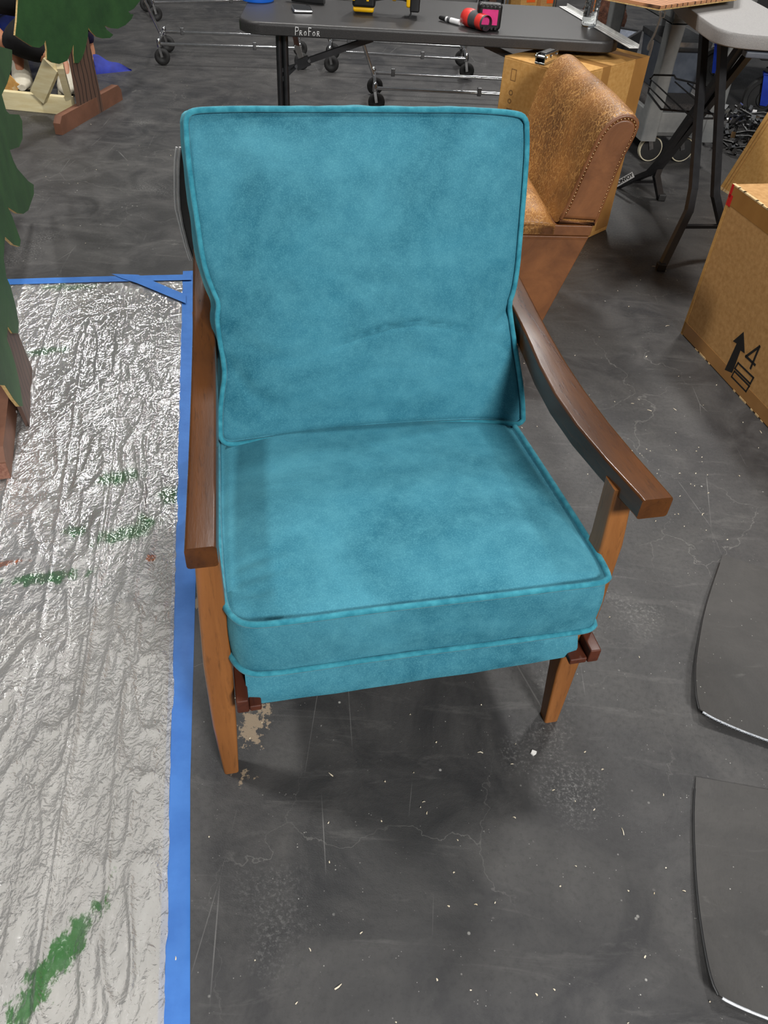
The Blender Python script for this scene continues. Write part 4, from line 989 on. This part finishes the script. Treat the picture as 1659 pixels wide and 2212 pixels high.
# blue bin behind the person, blue folded fabric on the floor
bp_ = Vector((-2.535,5.357,0))
bb = thing('blue_bin', 'blue plastic bin behind the crouching person at the left edge', 'bin', bp_)
mb = MB(); mb.box((-.5, 0, 0), (0, .35, .30), bev=.012); wb(mb, 'body', M_blue, bb)
mb = MB(); mb.box((-.51, -.012, .30), (.012, .362, .325), bev=.006); wb(mb, 'lid', M_blue, bb)
f0, f1, f2 = Vector((-2.03,5.438,0)), Vector((-1.841,5.582,0)), Vector((-2.096,5.642,0))
bf = thing('blue_fabric', 'dark blue folded fabric on the floor right of the hand, far left', 'fabric', f0)
mb = MB(); vs = []; fs = []
for i in range(13):
    q = i/12; a = f0.lerp(f1, q); b = f2.lerp(f1, q); w_ = .085*(1-q)**.8+.006
    vs += [tuple(a), tuple(a+Vector((0, .015, w_*.5))), tuple(a.lerp(b, .45)+Vector((0, 0, w_*(1+.12*math.sin(q*11))))), tuple(b+Vector((0, 0, .01)))]
for i in range(12):
    for k in range(3): fs.append((i*4+k, i*4+k+1, i*4+5+k, i*4+4+k))
fs += [(0, 1, 2, 3), (48, 51, 50, 49)]
mb.add(vs, fs); mb.build('fold', M_bluebag, bf)

# ------------------------------------------------------------------ ironing board
ib = thing('ironing_board', 'grey ironing board on black crossed legs at the right', 'ironing board', (1.2, 3.3, 0))
ZB = .86
OB = [(1.045, 3.34), (1.052, 3.24), (1.09, 3.175), (1.16, 3.155), (1.30, 3.16), (1.38, 3.20), (1.385, 3.6), (1.36, 3.95), (1.30, 4.3), (1.22, 4.42), (1.14, 4.38), (1.06, 4.1), (1.03, 3.7)]
OBs = [v for v in smooth_loop(OB+[OB[0]], 2)][:-1]
c_ = sum(OBs, Vector((0, 0)))/len(OBs)
mb = MB(); mb.loft([[(c_.x+(p.x-c_.x)*s_, c_.y+(p.y-c_.y)*s_, z) for p in OBs] for z, s_ in ((ZB-.05, .97), (ZB-.045, .985), (ZB-.012, 1.0), (ZB-.003, .993), (ZB, .975), (ZB+.001, .6))]); mb.build('cover', M_ironing, ib)
mb = MB(); mb.box((1.16, 3.17, ZB-.075), (1.42, 3.22, ZB-.055), bev=.004); mb.build('frame', M_greydark, ib)
def ileg(paths, name):
    mb = MB()
    for pth in paths:
        P = [Vector(p) for p in pth]
        for i in range(len(P)-1): mb.bar(P[i], P[i+1]+(P[i+1]-P[i]).normalized()*.008, .024, .03, up=(1, .3, 0))
    return mb.build(name, M_blackmetal, ib)
t1a = (1.121,3.603,0.81); t1b = (1.14,3.413,0.81)
k1a = (1.158,3.27,0.2986); k1b = (1.273,3.32,0.2603); f1a = (1.083,3.142,0); f1b = (1.417,3.298,0)
ileg([[t1a, k1a, (1.159,3.24,0.2162), f1a], [t1b, k1b, (1.322,3.31,0.1712), f1b]], 'leg_frame')
mb = MB(); mb.bar((1.153,3.22,0.1584), (1.335,3.3,0.1386), .02, .012); mb.build('crossbar', M_blackmetal, ib)
t2a = (1.231,3.415,0.8); t2b = (1.275,3.398,0.8)
k2a = (1.188,3.93,0.1711); k2b = (1.213,3.97,0.1443); f2a = (1.058,4.083,0); f2b = (1.258,3.947,0)
ileg([[t2a, k2a, (1.169,3.96,0.1186), f2a], [t2b, k2b, (1.208,3.96,0.1081), f2b]], 'leg_frame')
mb = MB(); mb.bar((1.114,4.02,0.05385), (1.22,3.96,0.08244), .02, .012); mb.build('crossbar', M_blackmetal, ib)
for p in (f1a, f1b, f2a, f2b):
    mb = MB(); mb.box((p[0]-.018, p[1]-.018, 0), (p[0]+.018, p[1]+.018, .03), bev=.004); mb.build('foot_cap', M_rubber, ib)
# leg sticker with lettering
sA, sB = Vector((1.05,4.04,0.03093)), Vector((1.103,4,0.09136))
d = (sB-sA).normalized(); cdir = (Vector((0, 0, 1.4))-sA).normalized(); fr = frame((sA+sB)/2+cdir*.02, d, (Vector((0, 0, 1))))
nrm = fr.to_3x3().col[2]
mb = MB(); mb.box((-.062, -.014, -.001), (.05, .014, 0), M=fr, bev=.0004); stk = mb.build('sticker', M_white, ib)
text_mb('CONVOY', .024, fr @ Matrix.Translation((-.006, 0, .0006)), bold=.0006).build('sticker_text', M_ink, stk)
# wire shelf
mb = MB()
wz = [(1.111,4.15,0.4829), (1.135,4.2,0.4885), (1.217,4.15,0.5034), (1.215,4.1,0.5014), (1.263,3.9,0.5299)]
mb.tube(wz, .0045, 6)
mb.tube([(1.103,4.1,0.4904), (1.09,4.05,0.4471), (1.098,3.8,0.4436), (1.169,3.75,0.4543), (1.261,3.6,0.4905), (1.267,3.6,0.4728), (1.218,3.6,0.4695)], .0045, 6)
for a, b in (((1.103,4.1,0.4904), (1.18,3.55,0.4703)), ((1.088,4.05,0.4704), (1.149,3.8,0.4394)), ((1.215,4.1,0.4878), (1.261,3.6,0.4868)), ((1.243,4,0.508), (1.256,3.7,0.5193))): mb.tube([a, b], .0035, 6)
mb.build('wire_shelf', M_blackmetal, ib)
# tan bark plank lying over the board
PZ = ZB+.006
pk = [(0.8549,3.31,0.89), (0.6715,3.453,0.89), (0.8157,4.361,0.89), (1.55,4.697,0.89), (1.229,3.643,0.89)]
pl_ = thing('bark_panel', 'tan cardboard panel with painted bark lines lying across the ironing board', 'stage prop', pk[0])
mb = MB(); mb.prism(pk, (0, 0, .010)); mb.build('panel', M_plank, pl_, smooth=False)
mb = MB(); mb.prism([Vector(p)+Vector((0, 0, -.0045)) for p in pk], (0, 0, .004)); mb.build('cut_edge', M_kraftedge, pl_, smooth=False)

# ------------------------------------------------------------------ grey utility cart
CM = Matrix.Translation((1.22, 4.42, 0)) @ Matrix.Rotation(math.radians(9.3), 4, 'Z')
ct = thing('utility_cart', 'grey plastic utility cart on casters behind the ironing board', 'cart', (1.22, 4.42, 0), math.radians(9.3))
CW, CD = .40, .87
def tray(z0, z1, nm):
    mb = MB(); 
    mb.box((0, 0, z0), (CW, CD, z0+.03), bev=.006)
    for a, b in (((0, 0, z0), (CW, .03, z1)), ((0, CD-.03, z0), (CW, CD, z1)), ((0, 0, z0), (.03, CD, z1)), ((CW-.03, 0, z0), (CW, CD, z1))): mb.box(a, b, bev=.006)
    wb(mb, nm, M_grey, ct)
tray(.15, .27, 'lower_tray'); tray(.66, .80, 'upper_tray')
for x, y in ((.0, .0), (CW-.07, 0), (0, CD-.07), (CW-.07, CD-.07)):
    mb = MB(); mb.loft([section((x+.035, y+.035, z), ((1, 0, 0), (0, 1, 0)), w_, w_, .01) for z, w_ in ((.13, .085), (.3, .08), (.5, .072), (.66, .08))]); wb(mb, 'post', M_grey, ct)
for x, y in ((.07, .09), (CW-.15, .09), (.07, CD-.1), (CW-.1, CD-.1)):
    mb = MB(); 
    for q in (-.02, .02): mb.bar((x, y+q, .15), (x+.03, y+q, .065), .022, .004, up=(0, 1, 0))
    fk = wb(mb, 'caster', M_steel, ct)
    mb = MB(); mb.lathe([(0, -.014), (.05, -.014), (.0585, -.013), (.0585, .013), (.05, .014), (0, .014)], 24, Matrix.Translation((x+.03, y, .065)) @ Matrix.Rotation(PI/2, 4, 'X')); wh = wb(mb, 'wheel', M_rubber, fk)
    mb = MB(); mb.lathe([(.058, -.015), (.062, -.0155), (.065, -.01), (.065, .01), (.062, .0155), (.058, .015)], 28, Matrix.Translation((x+.03, y, .065)) @ Matrix.Rotation(PI/2, 4, 'X')); wb(mb, 'tyre', M_cream, fk)
# felt, tote, wheel on the cart
fe = thing('felt_pad', 'speckled dark grey felt pad in the lower tray of the cart', 'felt', CM @ Vector((.25, .4, .181)), math.radians(9.3))
mb = MB(); mb.box((-.21, -.33, 0), (.11, .42, .11), bev=.02, seg=3); wb(mb, 'pad', M_carpet, fe)
to = thing('storage_tote', 'blue-grey plastic tote standing on the felt pad in the cart', 'tote', CM @ Vector((.245, .42, .293)), math.radians(9.3))
mb = MB(); mb.loft([rrect(-.09-i, -.14-i, .10+i, .2+i, .02, z) for z, i in ((0, 0), (.22, .02))]); wb(mb, 'body', M_greydark, to)
mb = MB(); mb.loft([rrect(-.118, -.168, .128, .228, .02, z) for z in (.22, .245)]); wb(mb, 'rim', M_steel, to)
mb = MB(); mb.box((-.09, -.182, .205), (.09, -.172, .222), bev=.002); wb(mb, 'handle', M_black, to)
wp = Vector((1.493,5.358,0.315))
cw = thing('cable_coil', 'cream cable coil lying behind the near cart post', 'cable', (wp.x, wp.y, wp.z-.02))
Mw = Matrix.Translation(wp) @ Matrix.Rotation(.10, 4, 'X')
mb = MB()
for r_, dz in ((.085, 0), (.083, .015), (.087, -.012)): mb.tube([Mw @ Vector((r_*math.cos(2*PI*k/40), r_*math.sin(2*PI*k/40), dz+.002*math.sin(k))) for k in range(40)], .0085, 8, closed=True)
mb.build('coil', M_cream, cw)
mb = MB(); mb.lathe([(0, -.02), (.07, -.02), (.074, -.012), (.074, .008), (.06, .012), (0, .012)], 24, Mw); mb.build('core', M_black, cw)

# insulated bag, fur heap, cord
ba = Vector((1.347,5.874,0.31)); bbk = Vector((1.537,6.252,0.31))
ib2 = thing('cooler_bag', 'open black cooler bag with silver foil lining beyond the right end of the table', 'bag', (ba.x, ba.y, 0))
d = (bbk-ba); d.z = 0; n_ = Vector((-d.y, d.x, 0)).normalized(); M_ = frame((ba.x, ba.y, 0), d, n_); LX = d.length; LY = .55; hz = .31
mb = MB()
mb.box((0, 0, 0), (LX, LY, .05), M=M_, bev=.01)
for a, b in (((0, 0, .04), (LX, .02, hz)), ((0, LY-.02, .04), (LX, LY, hz)), ((0, 0, .04), (.02, LY, hz)), ((LX-.02, 0, .04), (LX, LY, hz))): mb.box(a, b, M=M_, bev=.006)
mb.build('shell', M_blackcloth, ib2)
mb = MB()
for a, b in (((.02, .02, .05), (LX-.02, LY-.02, .055)), ((.02, .02, .05), (LX-.02, .028, hz-.012)), ((.02, LY-.028, .05), (LX-.02, LY-.02, hz-.012)), ((.02, .02, .05), (.028, LY-.02, hz-.012)), ((LX-.028, .02, .05), (LX-.02, LY-.02, hz-.012))): mb.box(a, b, M=M_)
mb.build('foil_lining', M_silver, ib2, smooth=False)
mb = MB(); mb.box((.05, LY-.034, .15), (.12, LY-.028, .2), M=M_); mb.build('tag', simple('tan_tag', (150, 112, 40), (120, 84, 30), 40, .7), ib2)
def heap(name, label, cat, c, rx, ry, h, m, seed):
    bm = bmesh.new(); bmesh.ops.create_icosphere(bm, subdivisions=5, radius=1)
    for v in bm.verts:
        k = 1+.22*noise.noise(v.co*1.7+Vector((seed, 0, 0)))+.10*noise.noise(v.co*6+Vector((seed, 3, 0)))
        v.co = Vector((v.co.x*rx*k, v.co.y*ry*k, max(0, v.co.z*h*k)))
    mb = MB(); mb.bm(bm, Matrix.Translation(c)); r = mb.build(name, m, None, fix=False)
    return tag(r, label, cat)
heap('fur_coat', 'brown fur coat heaped behind the cooler bag', 'coat', (1.608,7.992,0), .20, .2, .27, M_fur, 3)
cord = [(1.133,4.34,0.721), (1.134,4.34,0.6855), (1.13,4.34,0.6472), (1.125,4.34,0.6181), (1.113,4.34,0.5883), (1.112,4.34,0.5686), (1.118,4.34,0.5631), (1.121,4.34,0.5789), (1.124,4.335,0.6094), (1.128,4.335,0.596), (1.128,4.335,0.5647), (1.125,4.33,0.5339)]
co = thing('hanging_cable', 'white cable with a looped end hanging in front of the cart', 'cable', cord[0])
mb = MB(); mb.tube([tuple(v) for v in smooth_loop(cord, 2)], .0055, 6); mb.build('loop', M_white, co)
mb = MB(); ring = [(1.122,4.33,0.7202), (1.134,4.33,0.7004), (1.149,4.33,0.7013), (1.15,4.33,0.7219), (1.133,4.33,0.7338)]
mb.tube(ring, .0035, 6, closed=True); mb.build('ring', M_white, co)

# ------------------------------------------------------------------ black platform truck with blue casters, heap of hangers
pt2 = thing('platform_truck', 'black platform truck on blue casters at the upper right edge', 'truck', (2.0, 5.2, 0))
def big_caster(c, yaw, rw=.12):
    M_ = Matrix.Translation(c) @ Matrix.Rotation(yaw, 4, 'Z')
    mb = MB()
    for q in (-1, 1): mb.prism([(-.055, q*.034, .27), (.06, q*.034, .27), (.062, q*.034, .24), (.022, q*.034, .10), (-.018, q*.034, .10)], (0, q*.006, 0))
    mb.box((-.058, -.04, .262), (.062, .04, .275), bev=.003)
    mb2 = MB(); mb2.add([M_ @ Vector(v) for v in mb.v], mb.f); fk = mb2.build('caster', M_blue, pt2)
    mb = MB(); mb.lathe([(0, -.02), (.045, -.022), (.05, -.014), (rw-.035, -.014), (rw-.03, -.024), (rw-.008, -.026), (rw, -.014), (rw, .014), (rw-.008, .026), (rw-.03, .024), (rw-.035, .014), (.05, .014), (.045, .022), (0, .02)], 36, M_ @ Matrix.Translation((0, 0, rw)) @ Matrix.Rotation(PI/2, 4, 'X')); mb.build('wheel', M_rubber, fk)
    mb = MB(); mb.lathe([(.046, -.024), (.06, -.03), (.064, -.024)], 28, M_ @ Matrix.Translation((0, 0, rw)) @ Matrix.Rotation(PI/2, 4, 'X')); mb.build('hub_ring', M_steel, fk)
    mb = MB(); mb.lathe([(0, -.044), (.012, -.044), (.014, -.036)], 8, M_ @ Matrix.Translation((0, 0, rw)) @ Matrix.Rotation(PI/2, 4, 'X')); mb.build('axle_nut', M_steel, fk)
    mb = MB(); mb.lathe([(.045, .272), (.05, .28), (.05, .30), (.03, .31)], 20, M_); mb.box((-.03, -.03, .305), (.03, .03, .36), M=M_, bev=.005); mb.build('swivel', M_steel, fk)
cA = Vector((2.19,5.442,0)); cB = Vector((2.095,6.194,0))
big_caster((cA.x, cA.y, 0), math.radians(-14), .13); big_caster((cB.x, cB.y, 0), math.radians(-25), .13); big_caster((cA.x+.35, cA.y+.75, 0), math.radians(30)); big_caster((cB.x+1.2, cB.y+.6, 0), .2)
mb = MB(); mb.prism([(cB.x-.12, cB.y-.0, .36), (cA.x-.14, cA.y-.12, .36), (cA.x+.9, cA.y+.1, .36), (cA.x+1.1, cA.y+1.6, .36), (cB.x+.1, cB.y+1.0, .36)], (0, 0, .05)); mb.build('deck', M_black, pt2, smooth=False)
ec = thing('equipment_case', 'black equipment case standing on the platform truck at the top right', 'case', (cA.x+.3, cA.y+.5, .41))
mb = MB(); mb.box((-.5, -.3, 0), (.6, .7, .7), bev=.02); wb(mb, 'body', M_black, ec)
mb = MB()
for x in (-.3, .3): mb.box((x-.05, -.306, .45), (x+.05, -.299, .55), bev=.003)
wb(mb, 'latch', M_steel, ec)
hc = Vector((1.986,4.897,0))
mb = MB(); mc = MB(); rnd = random.Random(5)
for k in range(110):
    r_ = rnd.random()**.6*.34; a = rnd.random()*2*PI; c_ = Vector((hc.x+.12+r_*math.cos(a)*1.15, hc.y+.1+r_*math.sin(a), .015+rnd.random()*.15*(1-r_/.4)))
    t_ = Vector((rnd.uniform(-1, 1), rnd.uniform(-1, 1), rnd.uniform(-.25, .25))).normalized(); ln = rnd.uniform(.1, .2)
    a_, b_ = c_-t_*ln, c_+t_*ln; a_.z = max(a_.z, .008); b_.z = max(b_.z, .008)
    mb.tube([a_, c_+Vector((0, 0, .02)), b_], .007, 6)
    for e_ in (a_, b_):
        if rnd.random() < .8: mc.box((-.012, -.01, -.014), (.012, .01, .018), M=Matrix.Translation(e_.lerp(c_, .2)+Vector((0, 0, .012))) @ Matrix.Rotation(rnd.random()*3, 4, 'Z') @ Matrix.Rotation(rnd.random(), 4, 'X'))
hg = mb.build('hanger_heap', M_black, None, kind='stuff'); tag(hg, 'heap of black hangers with chrome clips on the floor at the right', 'hangers')
cl = mc.build('clips', M_chrome, hg, smooth=False, kind='stuff')

# ------------------------------------------------------------------ curled dark sheets on the floor, lower right
def floor_sheet(label, left, front, far, lift, ribs):
    r = thing('curled_sheet', label, 'sheet', left[-1])
    P = smooth_loop([Vector(p[:2]) for p in left], 2); Q = smooth_loop([Vector(p[:2]) for p in front], 1); n, m = 40, 30
    T = [Vector(far[0][:2]), Vector(far[1][:2])]; Rt = [Vector(front[-1][:2]), Vector(far[1][:2])]
    G = coons([Vector((p.x, p.y)) for p in Q], T, list(reversed(P)), Rt, n, m)
    def hz(i, j): return .0008+lift*max(0, 1-j/m/.55)**1.7*(1-.5*(i/n))+lift*.75*max(0, 1-(i/n)/.3)**2*max(0, 1-j/m)
    top = [(G[j*(n+1)+i].x, G[j*(n+1)+i].y, hz(i, j)+.003) for j in range(m+1) for i in range(n+1)]
    bot_ = [(x, y, z-.003) for x, y, z in top]; K = len(top)
    fs = []
    for j in range(m):
        for i in range(n):
            k = j*(n+1)+i; fs += [(k, k+1, k+n+2, k+n+1), (K+k+n+1, K+k+n+2, K+k+1, K+k)]
    rim = [i for i in range(n+1)]+[j*(n+1)+n for j in range(1, m+1)]+[m*(n+1)+i for i in range(n-1, -1, -1)]+[j*(n+1) for j in range(m-1, 0, -1)]
    for a in range(len(rim)): b = (a+1) % len(rim); fs.append((rim[a], K+rim[a], K+rim[b], rim[b]))
    mb = MB(); mb.add(top+bot_, fs); mb.build('sheet', M_dusty, r)
    mb = MB(); mb.tube([Vector(top[i])+Vector((0, -.0005, -.0015)) for i in range(1, n+1)], .0024, 6); mb.build('front_edge', M_clearedge, r)
    mb = MB(); mb.tube([Vector(top[j*(n+1)])+Vector((-.0005, 0, -.0015)) for j in range(0, m-1)], [.0022]*(m-1), 6); mb.build('side_edge_shadow', M_black, r)  # black line painting the shadow beneath the lifted left edge
    if ribs:
        mb = MB(); seg = resample([Vector(top[i]) for i in range(n+1)], 46)
        for p in seg[1:]: mb.box((p.x-.0008, p.y-.0033, p.z-.004), (p.x+.0008, p.y-.0015, p.z+.0006))
        mb.build('flutes', M_silver, r, smooth=False, kind='stuff')
    return r
def dusty():
    t = NT('dusty_dark_sheet')
    c = t.mix(t.ramp(t.noise(3, 6, .65, None, .6), .35, .7), (52, 51, 50), (70, 68, 66)); c = t.mix(t.ramp(t.noise(90, 5, .7), .5, .75, 0, .4), c, (46, 44, 43))
    c = t.mix(t.ramp(t.noise(7, 7, .7, t.map((1, 4, 1), (0, 0, .5)), 1), .6, .8, 0, .35), c, (112, 110, 107))
    v = t.voro(90, 'F1'); c = t.mix(t.mul(t.ramp(v, .07, .12, 1, 0), t.ramp(t.noise(19, 3, .6), .58, .66)), c, (180, 178, 172))
    t.col(c); t.set(Roughness=t.ramp(t.noise(20, 4), .3, .7, .5, .62)); t.bump(t.noise(200, 3, .6), .0005, .6); return t.m
M_dusty = dusty(); M_clearedge = simple('pale_sheet_edge', (190, 194, 198), (150, 154, 160), 120, .3)
floor_sheet('dark curled fluted plastic sheet on the floor, upper of the two at the lower right', ((0.8817,1.449,0),(0.7896,1.268,0),(0.7427,1.152,0),(0.7134,1.072,0),(0.6937,0.9915,0),(0.6911,0.9568,0)), ((0.6911,0.9568,0),(0.705,0.9455,0),(0.7665,0.9206,0),(0.8263,0.8983,0),(1.029,0.8293,0)), ((0.8817,1.449,0),(1.277,1.284,0)), .012, True)
floor_sheet('dark curled plastic sheet on the floor, lower of the two at the lower right corner', ((0.6539,0.8107,0),(0.6301,0.7324,0),(0.6099,0.643,0),(0.5947,0.5614,0),(0.5854,0.4867,0),(0.5829,0.4381,0),(0.5879,0.4198,0)), ((0.5879,0.4198,0),(0.5991,0.4139,0),(0.6332,0.4031,0),(0.6666,0.3936,0),(0.824,0.3451,0)), ((0.6539,0.8107,0),(1.046,0.763,0)), .010, False)

# ------------------------------------------------------------------ debris
mb = MB(); rnd = random.Random(8)
for k in range(300):
    if k < 60: px, py = rnd.uniform(.55, .95), rnd.uniform(1.0, 2.2)
    else: px, py = rnd.uniform(-.35, 1.2), rnd.uniform(.3, 3.2)
    if k > 250: px, py = rnd.uniform(-1.8, .2), rnd.uniform(2.9, 5.5)
    if px > .5 and py < 1.45: px -= .6
    a = rnd.random()*PI; ln = rnd.uniform(.001, .003) if rnd.random() < .88 else rnd.uniform(.004, .009); w_ = rnd.uniform(.0006, .0012); d = Vector((math.cos(a), math.sin(a), 0)); n_ = Vector((-d.y, d.x, 0)); c_ = Vector((px, py, .0004))
    mid = n_*rnd.uniform(-.3, .3)*ln+Vector((0, 0, rnd.uniform(.0, .002)))
    vs = [c_-d*ln-n_*w_, c_-d*ln+n_*w_, c_+mid+n_*w_, c_+mid-n_*w_, c_+d*ln+n_*w_*.4, c_+d*ln-n_*w_*.4]
    vs += [v+Vector((0, 0, .0008)) for v in vs]
    mb.add(vs, [(6, 9, 8, 7), (9, 11, 10, 8), (0, 1, 7, 6), (1, 2, 8, 7), (2, 4, 10, 8), (4, 5, 11, 10), (5, 3, 9, 11), (3, 0, 6, 9)])
tag(mb.build('wood_shavings', simple('pale_shavings', (206, 190, 158), (226, 218, 200), 60, .9), None, smooth=False), 'tiny pale wood shavings and chips scattered over the dark floor', 'debris', None, 'stuff')
pc = Vector((0.3342,0.8406,0))
mb = MB(); mb.prism([pc+Vector(v) for v in ((-.006, -.002, 0), (-.001, -.008, 0), (.004, -.004, 0), (.006, .002, 0), (.001, .004, 0), (-.003, .005, 0))], (.001, 0, .0025))
tag(mb.build('paint_chip', M_paper, None, smooth=False), 'single cream paint chip on the floor below the front right chair leg', 'chip')
